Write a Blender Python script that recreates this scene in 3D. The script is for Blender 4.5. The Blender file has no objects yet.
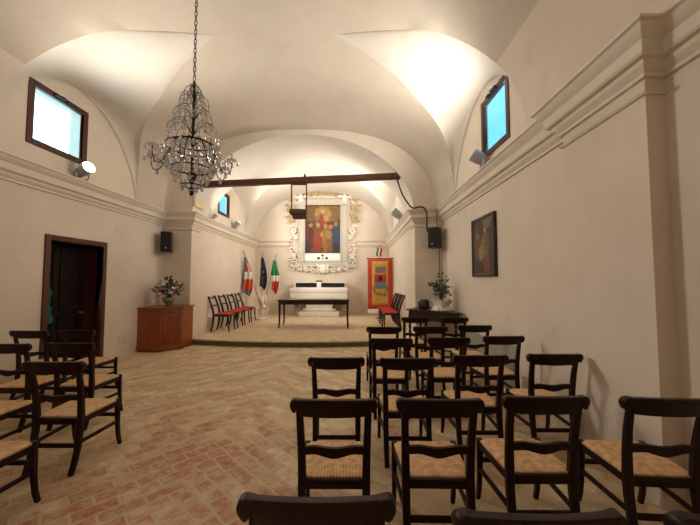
import bpy, bmesh, math, random
from mathutils import Vector, Matrix
from mathutils.geometry import tessellate_polygon
R = math.radians
PI = math.pi
random.seed(7)
scene = bpy.context.scene
COL = scene.collection

# ------------------------------------------------------------------ materials
def lin(h):
    h = h.lstrip('#')
    v = [int(h[i:i + 2], 16) / 255 for i in (0, 2, 4)]
    return tuple(c / 12.92 if c <= .04045 else ((c + .055) / 1.055) ** 2.4 for c in v) + (1.,)

class NT:
    def __init__(s, name):
        s.m = bpy.data.materials.new(name); s.m.use_nodes = True
        s.t = s.m.node_tree; s.n = s.t.nodes; s.l = s.t.links
        s.b = s.n['Principled BSDF']; s.out = s.n['Material Output']
    def put(s, sock, v):
        if isinstance(v, bpy.types.NodeSocket): s.l.new(v, sock)
        else: sock.default_value = v
    def node(s, typ, **kw):
        n = s.n.new(typ)
        for k, v in kw.items(): setattr(n, k, v)
        return n
    def math(s, op, a, b=0., c=None):
        n = s.node('ShaderNodeMath', operation=op)
        s.put(n.inputs[0], a); s.put(n.inputs[1], b)
        if c is not None: s.put(n.inputs[2], c)
        return n.outputs[0]
    def mix(s, f, a, b, mode='MIX'):
        n = s.node('ShaderNodeMix', data_type='RGBA', blend_type=mode)
        s.put(n.inputs[0], f); s.put(n.inputs[6], a); s.put(n.inputs[7], b)
        return n.outputs[2]
    def coord(s, k='Object'): return s.node('ShaderNodeTexCoord').outputs[k]
    def sep(s, v):
        n = s.node('ShaderNodeSeparateXYZ'); s.l.new(v, n.inputs[0]); return n.outputs
    def comb(s, x, y, z=0.):
        n = s.node('ShaderNodeCombineXYZ')
        for i, v in enumerate((x, y, z)): s.put(n.inputs[i], v)
        return n.outputs[0]
    def noise(s, v, scale, detail=4, rough=.55, w=0.):
        n = s.node('ShaderNodeTexNoise'); s.l.new(v, n.inputs['Vector'])
        n.inputs['Scale'].default_value = scale; n.inputs['Detail'].default_value = detail
        n.inputs['Roughness'].default_value = rough
        return n.outputs[0]
    def ramp(s, f, stops):
        n = s.node('ShaderNodeValToRGB'); s.l.new(f, n.inputs[0])
        e = n.color_ramp.elements
        while len(e) < len(stops): e.new(.5)
        for i, (p, c) in enumerate(stops):
            e[i].position = p; e[i].color = c if len(c) == 4 else tuple(c) + (1,)
        return n.outputs[0]
    def maprange(s, v, a, b, c=0., d=1.):
        n = s.node('ShaderNodeMapRange'); s.put(n.inputs[0], v)
        for i, x in enumerate((a, b, c, d)): n.inputs[i + 1].default_value = x
        return n.outputs[0]
    def bump(s, h, strength=.3, dist=.01):
        n = s.node('ShaderNodeBump'); s.l.new(h, n.inputs['Height'])
        n.inputs['Strength'].default_value = strength; n.inputs['Distance'].default_value = dist
        s.l.new(n.outputs[0], s.b.inputs['Normal'])
    def col(s, c): s.put(s.b.inputs['Base Color'], c)
    def rough(s, v): s.put(s.b.inputs['Roughness'], v)

def plain(name, h, rough=.6, metal=0., var=.0, scale=12.):
    t = NT(name); c = lin(h)
    if var:
        f = t.noise(t.coord(), scale)
        d = tuple(x * (1 - var) for x in c[:3]) + (1,); e = tuple(min(1, x * (1 + var)) for x in c[:3]) + (1,)
        t.col(t.ramp(f, [(.3, d), (.7, e)]))
    else: t.col(c)
    t.rough(rough); t.b.inputs['Metallic'].default_value = metal
    return t.m

def plaster(name, a, b, stain):
    t = NT(name); co = t.coord()
    big = t.noise(co, .55, 5, .6); mid = t.noise(co, 2.6, 5, .6); fine = t.noise(co, 38, 3)
    c = t.ramp(big, [(.34, lin(a)), (.66, lin(b))])
    f = t.maprange(mid, .55, .78, 0., .35)
    c = t.mix(f, c, lin(stain))
    t.col(c); t.rough(.92)
    hgt = t.math('ADD', t.math('MULTIPLY', mid, 1.2), t.math('MULTIPLY', fine, .12))
    t.bump(hgt, .16, .035)
    return t.m

def wood(name, a, b, rough=.4, scale=3., stretch=(1, 1, .12), spec=.5):
    t = NT(name); co = t.coord()
    mp = t.node('ShaderNodeMapping'); t.l.new(co, mp.inputs[0]); mp.inputs['Scale'].default_value = stretch
    f = t.noise(mp.outputs[0], scale * 10, 5, .6)
    t.col(t.ramp(f, [(.3, lin(a)), (.7, lin(b))])); t.rough(rough); t.b.inputs['Specular IOR Level'].default_value = spec
    t.bump(f, .06, .003)
    return t.m

def brickfloor(name, mirror, cols, red, mortar, bw=.27, bh=.135, redamt=.5, ang=45):
    t = NT(name); co = t.coord(); x, y, z = t.sep(co)[:3]
    if mirror is not None:
        wob = t.math('MULTIPLY', t.math('SUBTRACT', t.noise(co, .9, 2), .5), .12)
        x = t.math('ABSOLUTE', t.math('ADD', t.math('SUBTRACT', x, mirror), wob))
    wx = t.math('MULTIPLY', t.math('SUBTRACT', t.noise(co, 6., 2), .5), .035)
    x = t.math('ADD', x, wx)
    s = math.sin(R(ang)); c = math.cos(R(ang))
    # bricks run along (-1,1) in the mirrored half
    u = t.math('SUBTRACT', t.math('MULTIPLY', y, c), t.math('MULTIPLY', x, s))
    v = t.math('ADD', t.math('MULTIPLY', x, c), t.math('MULTIPLY', y, s))
    br = t.node('ShaderNodeTexBrick'); t.l.new(t.comb(u, v), br.inputs['Vector'])
    br.offset = .5; br.squash = 1.
    I = br.inputs
    I['Color1'].default_value = (0, 0, 0, 1); I['Color2'].default_value = (1, 1, 1, 1)
    I['Mortar'].default_value = (.5, .5, .5, 1); I['Scale'].default_value = 1.
    I['Mortar Size'].default_value = .016; I['Mortar Smooth'].default_value = 1.; I['Bias'].default_value = 0.
    I['Brick Width'].default_value = bw; I['Row Height'].default_value = bh
    rnd = br.outputs['Color']; fac = br.outputs['Fac']
    c0 = t.ramp(rnd, [(i / (len(cols) - 1), lin(h)) for i, h in enumerate(cols)])
    big = t.noise(co, .8, 3); med = t.noise(co, 7., 5, .65)
    wear = 0.
    if mirror is not None:      # most worn, reddest part of the floor
        X, Y, Z = t.sep(co)[:3]
        dx = t.math('ADD', X, 1.5); dy = t.math('SUBTRACT', Y, 2.3)
        wear = t.maprange(t.math('SQRT', t.math('ADD', t.math('MULTIPLY', dx, dx), t.math('MULTIPLY', dy, dy))), .3, 2.6, .3, 0.)
    rr = t.math('ADD', t.math('ADD', t.math('MULTIPLY', rnd, .3), wear), t.math('ADD', t.math('MULTIPLY', big, .75), t.math('MULTIPLY', med, .75)))
    f = t.maprange(rr, 1.1 - .22 * redamt, 1.36 - .22 * redamt, 0., .82)
    c1 = t.mix(f, c0, lin(red))
    fine = t.noise(co, 16., 6, .75)
    dirt = t.maprange(fine, .45, .58, 0., .55)
    c1 = t.mix(dirt, c1, lin(mortar))
    spots = t.maprange(t.noise(co, 34., 3, .6), .62, .72, 0., .75)
    c1 = t.mix(spots, c1, lin('#e3d9c4'))
    c2 = t.mix(t.math('MULTIPLY', fac, .95), c1, lin(mortar))
    t.col(c2); t.rough(t.maprange(med, .3, .7, .5, .75))
    h = t.math('SUBTRACT', t.math('MULTIPLY', med, .35), fac)
    t.bump(h, .32, .01)
    return t.m

def straw(name):
    t = NT(name); co = t.coord(); x, y, z = t.sep(co)[:3]
    ax = t.math('DIVIDE', t.math('ABSOLUTE', x), .21); ay = t.math('DIVIDE', t.math('ABSOLUTE', y), .2)
    sel = t.math('GREATER_THAN', ax, ay)
    wob = t.math('MULTIPLY', t.math('SUBTRACT', t.noise(co, 9, 3), .5), .02)
    q = t.math('ADD', t.math('MULTIPLY', sel, y), t.math('MULTIPLY', t.math('SUBTRACT', 1., sel), x))
    q = t.math('ADD', q, wob)
    w = t.math('ADD', t.math('MULTIPLY', t.math('SINE', t.math('MULTIPLY', q, 330.)), .5), .5)
    n = t.noise(co, 22, 4)
    f = t.math('ADD', t.math('MULTIPLY', w, .2), t.math('MULTIPLY', n, .85))
    t.col(t.ramp(f, [(.25, lin('#a87848')), (.5, lin('#d6a978')), (.75, lin('#ebcc9f'))]))
    t.rough(.6); t.bump(f, .3, .004)
    return t.m

def canvas(name, base, blobs, rough=.4):
    """generic painted figures: soft colour patches in the picture's own plane (object x,z)"""
    t = NT(name); co = t.coord(); n1 = t.noise(co, 7., 4); n2 = t.noise(co, 26., 3)
    x, y, z = t.sep(co)[:3]
    x = t.math('ADD', x, t.math('MULTIPLY', t.math('SUBTRACT', n1, .5), .22))
    z = t.math('ADD', z, t.math('MULTIPLY', t.math('SUBTRACT', n2, .5), .16))
    c = t.ramp(n1, [(.3, lin(base[0])), (.7, lin(base[1]))])
    for (cx, cz, rx, rz, h) in blobs:
        dx = t.math('DIVIDE', t.math('SUBTRACT', x, cx), rx); dz = t.math('DIVIDE', t.math('SUBTRACT', z, cz), rz)
        d = t.math('ADD', t.math('MULTIPLY', dx, dx), t.math('MULTIPLY', dz, dz))
        c = t.mix(t.maprange(d, 1.15, .7, 0., .92), c, lin(h))
    c = t.mix(t.maprange(n2, .35, .7, 0., .5), c, lin('#2a1a10'))
    t.col(c); t.rough(rough)
    return t.m

def emit(name, h, s):
    t = NT(name); t.col(lin(h)); t.b.inputs['Emission Color'].default_value = lin(h); t.b.inputs['Emission Strength'].default_value = s
    return t.m

def glassy(name, tint, rough, transp):
    t = NT(name)
    tr = t.node('ShaderNodeBsdfTransparent'); tr.inputs[0].default_value = lin(tint)
    gl = t.node('ShaderNodeBsdfGlossy'); gl.inputs['Roughness'].default_value = rough
    mx = t.node('ShaderNodeMixShader'); mx.inputs[0].default_value = 1 - transp
    t.l.new(tr.outputs[0], mx.inputs[1]); t.l.new(gl.outputs[0], mx.inputs[2]); t.l.new(mx.outputs[0], t.out.inputs[0])
    return t.m

def crystal():
    t = NT('cut_crystal'); n = t.node
    tr = n('ShaderNodeBsdfTransparent'); gl = n('ShaderNodeBsdfGlossy'); gl.inputs['Roughness'].default_value = .02
    df = n('ShaderNodeBsdfDiffuse'); df.inputs[0].default_value = (.9, .92, .95, 1)
    a = n('ShaderNodeMixShader'); a.inputs[0].default_value = .45; t.l.new(gl.outputs[0], a.inputs[1]); t.l.new(df.outputs[0], a.inputs[2])
    b = n('ShaderNodeMixShader'); b.inputs[0].default_value = .55; t.l.new(tr.outputs[0], b.inputs[1]); t.l.new(a.outputs[0], b.inputs[2])
    t.l.new(b.outputs[0], t.out.inputs[0])
    return t.m

WALLC = ('#d0c3b2', '#ddd1c2', '#c2b19c')
M = dict(
    plaster=plaster('lime_plaster', *WALLC),
    vault=plaster('vault_plaster', '#bdb1a1', '#c8bdae', '#ac9c88'),
    lunette=plaster('lunette_plaster', '#cbc3b8', '#d3ccc1', '#bfb3a3'),
    cornice=plaster('cornice_plaster', '#d3c8b7', '#dcd2c3', '#c2b29d'),
    cement=plaster('grey_render', '#8f8c7f', '#a3a092', '#7d786a'),
    floor=brickfloor('brick_floor', -1.25, ['#bb9a7a', '#d3b893', '#e8d8b8', '#c59f7a', '#dac29c', '#f0e4c8'], '#a24a26', '#cab895', bw=.28, bh=.132, redamt=.58),
    dais=brickfloor('dais_brick', -1.2, ['#d2b594', '#dec6a6', '#e6d3b6'], '#cf9f7a', '#cdb796', bw=.26, bh=.13, redamt=.05),
    riser=plain('worn_cement', '#5e584b', .85, var=.2),
    chair=wood('dark_walnut', '#1a0705', '#280d07', .42, spec=.25),
    straw=straw('rush_seat'),
    red=plain('red_velvet', '#b32a1c', .75, var=.12),
    dwood=wood('mahogany', '#220c08', '#351812', .32),
    tablewood=wood('polished_table_top', '#3a1a10', '#4d2517', .12),
    pine=wood('stained_pine', '#73350f', '#9a4f20', .38, 2.),
    pine2=wood('stained_pine_panel', '#692d0e', '#8a4119', .38, 2.),
    winwood=wood('window_wood', '#3a1a10', '#54281a', .5),
    beam=wood('old_beam', '#42220f', '#5e3318', .7, 1., (.12, 1, 1)),
    bracket=wood('bracket_wood', '#3b2211', '#55321a', .6),
    black=plain('black_plastic', '#0b0b0c', .45),
    speakerside=plain('speaker_side', '#3a221a', .5),
    grille=plain('speaker_grille', '#070708', .8),
    cable=plain('black_cable', '#12100f', .6),
    browncable=plain('brown_cable', '#6b4a33', .6),
    iron=plain('dark_iron', '#1b1512', .45, .6),
    steel=plain('grey_enamel', '#a4abb0', .4, .1),
    chrome=plain('polished_steel', '#c9c9c6', .2, .9),
    lens=emit('lamp_lens', '#fff2e0', 14.),
    lensoff=plain('lamp_glass', '#9fb8cc', .15),
    crystal=crystal(),
    glass=glassy('window_glass', '#e8fbff', .02, .94),
    white=plain('white_marble', '#e6e2da', .35, var=.05),
    linen=plain('white_linen', '#e9e6df', .8, var=.04),
    stucco=plain('stucco_cream', '#ddd5c5', .8, var=.08),
    stuccogrey=plain('stucco_grey', '#b9b2a4', .75, var=.08),
    gilt=plain('worn_gilding', '#b7a27a', .7, 0., var=.2),
    nichedark=plain('black_marble', '#14110f', .3),
    greybal=plain('grey_marble', '#8f8a80', .5, var=.15),
    darkmark=plain('dark_emblem', '#1d1a18', .6),
    green=plain('dark_green', '#1d3b26', .6),
    fred=plain('flag_red', '#b8322c', .7), fwhite=plain('flag_white', '#dcd8d4', .7), fblue=plain('flag_sky', '#5f86a8', .7),
    forange=plain('flag_orange', '#c9512e', .7), fnavy=plain('flag_navy', '#161a3f', .7), fyellow=plain('star_yellow', '#d8b63c', .6),
    fgreen=plain('flag_green', '#1e7a44', .7),
    pole=plain('pole_wood', '#8d775e', .5), brass=plain('brass', '#a5854e', .5, .5),
    bred=plain('banner_red', '#bb3a2a', .7, var=.1), byellow=plain('banner_gold', '#cda24c', .65, var=.12),
    bblue=plain('crest_blue', '#6d7fa0', .7), bpurple=plain('crest_mauve', '#8c6d6f', .7), bgreen=plain('laurel_green', '#8a8134', .7),
    wax=plain('ivory_plastic', '#c9b183', .5), plate=plain('plate_cream', '#cdc2ad', .6),
    leaf=plain('leaf_green', '#2b4424', .6, var=.3), leafgrey=plain('leaf_sage', '#4c5a4a', .6, var=.3),
    pwhite=plain('petal_white', '#dcd6d6', .7), ppink=plain('petal_pink', '#a56a86', .7), pyellow=plain('petal_cream', '#c8b27c', .7), pmauve=plain('petal_mauve', '#7d5f7e', .7),
    vase=plain('pewter_vase', '#8b857c', .35, .5, var=.3),
    bark=plain('twig', '#3a2c22', .8),
    bag=plain('black_leather', '#0f0e10', .5),
    teal=plain('teal_cloth', '#15584a', .8, var=.2),
    doorwood=wood('old_door', '#140906', '#1e0e08', .6, spec=.2),
    dark=plain('passage_wall', '#4a3d33', .9),
)

# ------------------------------------------------------------------ mesh helpers
class MB:
    def __init__(s): s.bm = bmesh.new()
    def face(s, vs):
        try: return s.bm.faces.new(vs)
        except ValueError: return None
    def box(s, c, d, bev=0., rot=None, seg=2):
        g = bmesh.ops.create_cube(s.bm, size=1.)
        vs = g['verts']; mt = Matrix.Diagonal((*d, 1.))
        if rot: mt = rot.to_4x4() @ mt
        bmesh.ops.transform(s.bm, matrix=Matrix.Translation(c) @ mt, verts=vs)
        if bev:
            es = list({e for v in vs for e in v.link_edges})
            bmesh.ops.bevel(s.bm, geom=es, offset=bev, segments=seg, affect='EDGES', profile=.5)
        return s
    def bounds(s, a, b, bev=0.):
        return s.box([(a[i] + b[i]) / 2 for i in range(3)], [abs(b[i] - a[i]) for i in range(3)], bev)
    def sweep(s, pts, secs, up=(0, 0, 1), closed=False, caps=True):
        """sections: list of 2D loops, one per point (or one shared)"""
        pts = [Vector(p) for p in pts]; n = len(pts); up = Vector(up)
        rings = []
        for i, p in enumerate(pts):
            if closed: t = pts[(i + 1) % n] - pts[i - 1]
            else: t = pts[min(i + 1, n - 1)] - pts[max(i - 1, 0)]
            t.normalize(); a = up.cross(t)
            if a.length < 1e-4: a = Vector((1, 0, 0)).cross(t)
            if a.length < 1e-4: a = Vector((0, 1, 0)).cross(t)
            a.normalize(); b = t.cross(a)
            sec = secs[i] if isinstance(secs[0][0], (list, tuple)) else secs
            rings.append([s.bm.verts.new(p + a * q[0] + b * q[1]) for q in sec])
        k = len(rings[0])
        for i in range(n if closed else n - 1):
            A, B = rings[i], rings[(i + 1) % n]
            for j in range(k): s.face((A[j], A[(j + 1) % k], B[(j + 1) % k], B[j]))
        if caps and not closed:
            s.face(rings[0][::-1]); s.face(rings[-1])
        return s
    def tube(s, pts, r, n=8, up=(0, 0, 1), closed=False):
        rs = r if isinstance(r, (list, tuple)) else [r] * len(pts)
        return s.sweep(pts, [[(q * math.cos(2 * PI * j / n), q * math.sin(2 * PI * j / n)) for j in range(n)] for q in rs], up, closed)
    def bar(s, pts, w, d, up=(1, 0, 0)):
        """rectangular bar, d along `up`-perpendicular, w along up"""
        ws = w if isinstance(w, (list, tuple)) else [w] * len(pts); ds = d if isinstance(d, (list, tuple)) else [d] * len(pts)
        def rr(a, b):
            c = min(a, b) * .22
            return [(-a + c, -b), (a - c, -b), (a, -b + c), (a, b - c), (a - c, b), (-a + c, b), (-a, b - c), (-a, -b + c)]
        return s.sweep(pts, [rr(ds[i] / 2, ws[i] / 2) for i in range(len(pts))], up)
    def lathe(s, prof, c=(0, 0, 0), n=20, axis=None):
        c = Vector(c); rings = []
        q = Vector((0, 0, 1)).rotation_difference(Vector(axis)) if axis else None
        for r, z in prof:
            ring = []
            for j in range(n):
                v = Vector((r * math.cos(2 * PI * j / n), r * math.sin(2 * PI * j / n), z))
                if q: v = q @ v
                ring.append(s.bm.verts.new(c + v))
            rings.append(ring)
        for A, B in zip(rings, rings[1:]):
            for j in range(n): s.face((A[j], A[(j + 1) % n], B[(j + 1) % n], B[j]))
        s.face(rings[0][::-1]); s.face(rings[-1])
        return s
    def prism(s, poly, f, a, b):
        """poly of 2D points, f(u,v,w)->xyz, w from a to b"""
        A = [s.bm.verts.new(f(u, v, a)) for u, v in poly]; B = [s.bm.verts.new(f(u, v, b)) for u, v in poly]
        k = len(poly)
        tris = tessellate_polygon([[Vector((u, v, 0)) for u, v in poly]])
        for t in tris:
            s.face([A[i] for i in t]); s.face([B[i] for i in t][::-1])
        for j in range(k): s.face((A[j], A[(j + 1) % k], B[(j + 1) % k], B[j]))
        bmesh.ops.recalc_face_normals(s.bm, faces=s.bm.faces[:])
        return s
    def ball(s, c, r, u=10, v=7, rot=None):
        g = bmesh.ops.create_uvsphere(s.bm, u_segments=u, v_segments=v, radius=1.)
        rr = r if isinstance(r, (list, tuple)) else (r, r, r)
        mt = Matrix.Diagonal((*rr, 1.))
        if rot: mt = rot.to_4x4() @ mt
        bmesh.ops.transform(s.bm, matrix=Matrix.Translation(c) @ mt, verts=g['verts'])
        return s
    def grid(s, f, nu, nv, flip=False):
        V = [[s.bm.verts.new(f(i / nu, j / nv)) for j in range(nv + 1)] for i in range(nu + 1)]
        for i in range(nu):
            for j in range(nv):
                q = (V[i][j], V[i + 1][j], V[i + 1][j + 1], V[i][j + 1])
                s.face(q[::-1] if flip else q)
        return V
    def build(s, name, mat, parent=None, loc=None, rotz=0., smooth=35, origin=None, recalc=True):
        bmesh.ops.remove_doubles(s.bm, verts=s.bm.verts[:], dist=1e-5)
        if recalc: bmesh.ops.recalc_face_normals(s.bm, faces=s.bm.faces[:])
        if origin is not None: bmesh.ops.translate(s.bm, verts=s.bm.verts[:], vec=-Vector(origin))
        me = bpy.data.meshes.new(name); s.bm.to_mesh(me); s.bm.free()
        for m in (mat if isinstance(mat, (list, tuple)) else [mat]): me.materials.append(m)
        if smooth:
            me.polygons.foreach_set('use_smooth', [True] * len(me.polygons)); me.set_sharp_from_angle(angle=R(smooth))
        o = bpy.data.objects.new(name, me); COL.objects.link(o)
        if parent: o.parent = parent
        if origin is not None: o.location = origin
        if loc is not None: o.location = loc
        if rotz: o.rotation_euler.z = rotz
        return o

def tag(o, label, cat, group=None):
    o['label'] = label; o['category'] = cat
    if group: o['group'] = group
    return o
def struct(o, label=None):
    o['kind'] = 'structure'
    if label: o['label'] = label
    return o
def thing(name, label, cat, loc=(0, 0, 0), rotz=0., group=None):
    o = bpy.data.objects.new(name, None); COL.objects.link(o); o.empty_display_size = .1
    o.location = loc; o.rotation_euler.z = rotz
    return tag(o, label, cat, group)
def dup(src, loc, rotz, label, group=None):
    r = src.copy(); COL.objects.link(r); r.location = loc; r.rotation_euler.z = rotz; r['label'] = label
    if group: r['group'] = group
    for ch in list(src.children):
        c = ch.copy(); COL.objects.link(c); c.parent = r
        for g in list(ch.children):
            d = g.copy(); COL.objects.link(d); d.parent = c
    return r

# ------------------------------------------------------------------ room dimensions (metres; camera stands at x=0,y=0)
XL, XR = -4.78, 2.31           # nave side walls
XC, HA = (XL + XR) / 2, (XR - XL) / 2         # nave axis, half width
Y0, Y1 = -3.6, 8.05            # nave back and front
CL, CR = -4.04, 1.61           # chancel side walls
CC, CA = (CL + CR) / 2, (CR - CL) / 2
Y2 = 13.5
Z0, HV = 3.3, 2.3              # vault springing / rise
CZ0, CHV = 3.24, 2.1
DZ = .14                       # dais height

# ------------------------------------------------------------------ nave vault
def prof(u, v=0.):
    q = 1 - min(1, abs(u)) ** 2.5 - .13 * v ** 2.2
    return Z0 + HV * max(0., q) ** .4
def interp(tab, x):
    if x <= tab[0][0]: return tab[0][1]
    for (a, b), (c, d) in zip(tab, tab[1:]):
        if x <= c:
            t = (x - a) / (c - a); return b + (d - b) * t
    return tab[-1][1]
def smoothtab(tab, x):
    # average of neighbouring interpolations keeps the groin line free of kinks
    w = .06
    return sum(interp(tab, min(1, max(tab[0][0], x + k * w / 4))) for k in range(-4, 5)) / 9
UT, YT = .275, 4.98
YN = [(UT, YT), (.5, 4.72), (.67, 4.46), (.83, 4.31), (.93, 4.19), (1., 4.05)]
YF = [(UT, YT), (.46, 5.45), (.68, 5.99), (.9, 6.53), (1., 7.1)]
def yn(u): return YT if u <= UT else (4.05 if u > .999 else min(YT, smoothtab(YN, u)))
def yf(u): return YT if u <= UT else (7.1 if u > .999 else max(YT, smoothtab(YF, u)))
VEND = 6.5
def zmain(u, y):
    v = max(0., (y - VEND) / (Y1 - VEND)); return prof(u, v)
us = sorted({round(-math.cos(PI * i / 72), 5) for i in range(73)} | {-UT, UT})
mb = MB()
def strip(cols, fa, fb, n):
    prev = None
    for u in cols:
        a, b = fa(abs(u)), fb(abs(u))
        cur = [mb.bm.verts.new((XC + HA * u, a + (b - a) * k / n, zmain(u, a + (b - a) * k / n))) for k in range(n + 1)]
        if prev:
            for k in range(n): mb.face((prev[k], cur[k], cur[k + 1], prev[k + 1]))
        prev = cur
strip(us, lambda u: Y0, yn, 26)
strip(us, yf, lambda u: Y1, 26)
RIDGE_W = 4.93
def zlun(u, t):
    a = abs(u); k = (a - UT) / (1 - UT)
    base0, base1 = zmain(u, yn(a)), zmain(u, yf(a))
    base = base0 + (base1 - base0) * (t + 1) / 2
    ridge = prof(UT) + (RIDGE_W - prof(UT)) * k
    return base + (ridge - (base0 + base1) / 2) * max(0, 1 - t * t) ** .6
def lunette(side):
    cols = [u for u in us if u * side >= UT - 1e-6]
    prev = None; n = 30
    for u in cols:
        a, b = yn(abs(u)), yf(abs(u)); cur = []
        for k in range(n + 1):
            t = -math.cos(PI * k / n)
            cur.append(mb.bm.verts.new((XC + HA * u, a + (b - a) * (t + 1) / 2, zlun(u, t))))
        if prev:
            for k in range(n): mb.face((prev[k], cur[k], cur[k + 1], prev[k + 1]))
        prev = cur
nmain = len(mb.bm.faces)
lunette(-1); lunette(1)
mb.bm.faces.ensure_lookup_table()
for f in mb.bm.faces[:nmain]:
    c = f.calc_center_median()
    if abs(c.x - XC) / HA > .9065 and c.y < 4.4: f.material_index = 2
for f in mb.bm.faces[nmain:]: f.material_index = 1
me_o = mb
# keep lunettes and barrel as separate sheets so the groins stay crisp
o = MB.build(mb, 'ceiling', [M['vault'], M['lunette'], M['plaster']], smooth=28)
struct(o, 'plastered nave vault with pointed lunettes over the side windows')

# ------------------------------------------------------------------ side walls with openings
def wallsheet(name, X, outer, holes, mat, label, out):
    m = MB()
    loops = [[Vector((y, z, 0)) for y, z in outer]] + [[Vector((y, z, 0)) for y, z in h] for h in holes]
    flat = [v for l in loops for v in l]
    vs = [m.bm.verts.new((X, v.x, v.y)) for v in flat]
    for t in tessellate_polygon(loops): m.face([vs[i] for i in t])
    for h in holes:       # reveals through the wall thickness
        k = len(h)
        for j in range(k):
            a, b = h[j], h[(j + 1) % k]
            m.face([m.bm.verts.new(p) for p in ((X, *a), (X, *b), (X + out, *b), (X + out, *a))])
    return struct(m.build(name, mat, smooth=0), label)
arc = []
for k in range(41):
    t = -math.cos(PI * k / 40)
    arc.append((4.05 + (7.1 - 4.05) * (t + 1) / 2, zlun(1., t)))
def rect(y0, y1, z0, z1): return [(y0, z0), (y1, z0), (y1, z1), (y0, z1)]
WL = (4.6, 5.63, 3.66, 4.61); WR = (4.56, 5.5, 3.7, 4.68); DL = (4.98, 6.18, 0.001, 2.3)
wallsheet('wall_left', XL, [(Y0, 0), (Y1, 0), (Y1, Z0)] + arc[::-1] + [(Y0, Z0)], [rect(*WL), rect(*DL)], M['plaster'], 'plastered left nave wall', -.3)
wallsheet('wall_right', XR, [(2.33, 0), (Y1, 0), (Y1, Z0)] + arc[::-1] + [(2.33, Z0)], [rect(*WR)], M['plaster'], 'plastered right nave wall', .10)
m = MB(); m.grid(lambda a, b: (2.35, Y0 + (2.34 - Y0) * a, 3.43 * b), 4, 2)
struct(m.build('wall_right_near', M['plaster'], smooth=0), 'plastered right wall beside the camera')
m = MB(); m.bounds((2.2, 2.33, 0), (2.42, 3.25, 3.4)); struct(m.build('wall_right_pilaster', M['plaster'], smooth=0), 'flat pilaster on the right wall')
# wall under the vault on the near bay of the right side, and left pilaster
m = MB(); m.bounds((-4.9, 2.33, 0), (-4.71, 3.25, 3.28)); struct(m.build('wall_left_pilaster', M['plaster'], smooth=0), 'flat pilaster on the left wall')
# back wall of the nave, behind the camera
m = MB(); m.grid(lambda a, b: (-4.9 + 7.4 * a, Y0, 6. * b), 2, 2); struct(m.build('wall_back', M['plaster'], smooth=0))

# front wall: two piers and the wall over the chancel arch
def zarch(x):
    u = (x - CC) / CA
    return CZ0 + CHV * math.sqrt(max(0, 1 - u * u))
m = MB()
xs = sorted({XC + HA * u for u in us} | {CC - CA * math.cos(PI * i / 64) for i in range(65)})
for a, b in zip(xs, xs[1:]):
    mid = (a + b) / 2; inside = CL < mid < CR
    ta, tb = zmain((a - XC) / HA, Y1), zmain((b - XC) / HA, Y1)
    la, lb = (zarch(a), zarch(b)) if inside else (0, 0)
    if ta <= la and tb <= lb: continue
    m.face([m.bm.verts.new(p) for p in ((a, Y1, la), (b, Y1, lb), (b, Y1, max(tb, lb)), (a, Y1, max(ta, la)))])
struct(m.build('wall_front', M['plaster'], smooth=30), 'piers and wall over the chancel arch')

# ------------------------------------------------------------------ chancel shell
def cprof(u): return CZ0 + CHV * math.sqrt(max(0, 1 - u * u))
CT, CYT, CN, CF = .36, 10.5, 9.25, 12.1
CRW = 4.72
def cyn(u): return CYT if u <= CT else CYT + (CN - CYT) * ((u - CT) / (1 - CT)) ** .9
def cyf(u): return CYT if u <= CT else CYT + (CF - CYT) * ((u - CT) / (1 - CT)) ** .9
cus = sorted({round(-math.cos(PI * i / 64), 5) for i in range(65)} | {-CT, CT})
mb = MB()
def cstrip(fa, fb, n):
    prev = None
    for u in cus:
        a, b = fa(abs(u)), fb(abs(u))
        cur = [mb.bm.verts.new((CC + CA * u, a + (b - a) * k / n, cprof(u))) for k in range(n + 1)]
        if prev:
            for k in range(n): mb.face((prev[k], cur[k], cur[k + 1], prev[k + 1]))
        prev = cur
cstrip(lambda u: Y1, cyn, 10); cstrip(cyf, lambda u: Y2, 10)
def czlun(u, t):
    k = (abs(u) - CT) / (1 - CT); base = cprof(u); ridge = cprof(CT) + (CRW - cprof(CT)) * k
    return base + (ridge - base) * max(0, 1 - t * t) ** .6
for side in (-1, 1):
    prev = None
    for u in [u for u in cus if u * side >= CT - 1e-6]:
        a, b = cyn(abs(u)), cyf(abs(u)); cur = []
        for k in range(25):
            t = -math.cos(PI * k / 24); cur.append(mb.bm.verts.new((CC + CA * u, a + (b - a) * (t + 1) / 2, czlun(u, t))))
        if prev:
            for k in range(24): mb.face((prev[k], cur[k], cur[k + 1], prev[k + 1]))
        prev = cur
struct(mb.build('ceiling_chancel', M['lunette'], smooth=28), 'plastered chancel vault behind the arch')
carc = []
for k in range(31):
    t = -math.cos(PI * k / 30); carc.append((CN + (CF - CN) * (t + 1) / 2, czlun(1., t)))
WC = (9.62, 10.47, 3.64, 4.36)
wallsheet('wall_chancel_left', CL, [(Y1, 0), (Y2, 0), (Y2, CZ0)] + carc[::-1] + [(Y1, CZ0)], [rect(*WC)], M['plaster'], 'left wall of the chancel', -.12)
wallsheet('wall_chancel_right', CR, [(Y1, 0), (Y2, 0), (Y2, CZ0)] + carc[::-1] + [(Y1, CZ0)], [], M['plaster'], 'right wall of the chancel', .12)
m = MB()
cx = [CC + CA * u for u in cus]
for a, b in zip(cx, cx[1:]):
    m.face([m.bm.verts.new(p) for p in ((a, Y2, 0), (b, Y2, 0), (b, Y2, zarch(b)), (a, Y2, zarch(a)))])
struct(m.build('wall_chancel_back', M['plaster'], smooth=0), 'end wall of the chancel')

# ------------------------------------------------------------------ floors
m = MB(); m.grid(lambda a, b: (-5.4 + 7.9 * a, Y0 + (8.3 - Y0) * b, 0), 4, 4); struct(m.build('floor', M['floor'], smooth=0), 'worn terracotta and buff brick floor')
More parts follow.
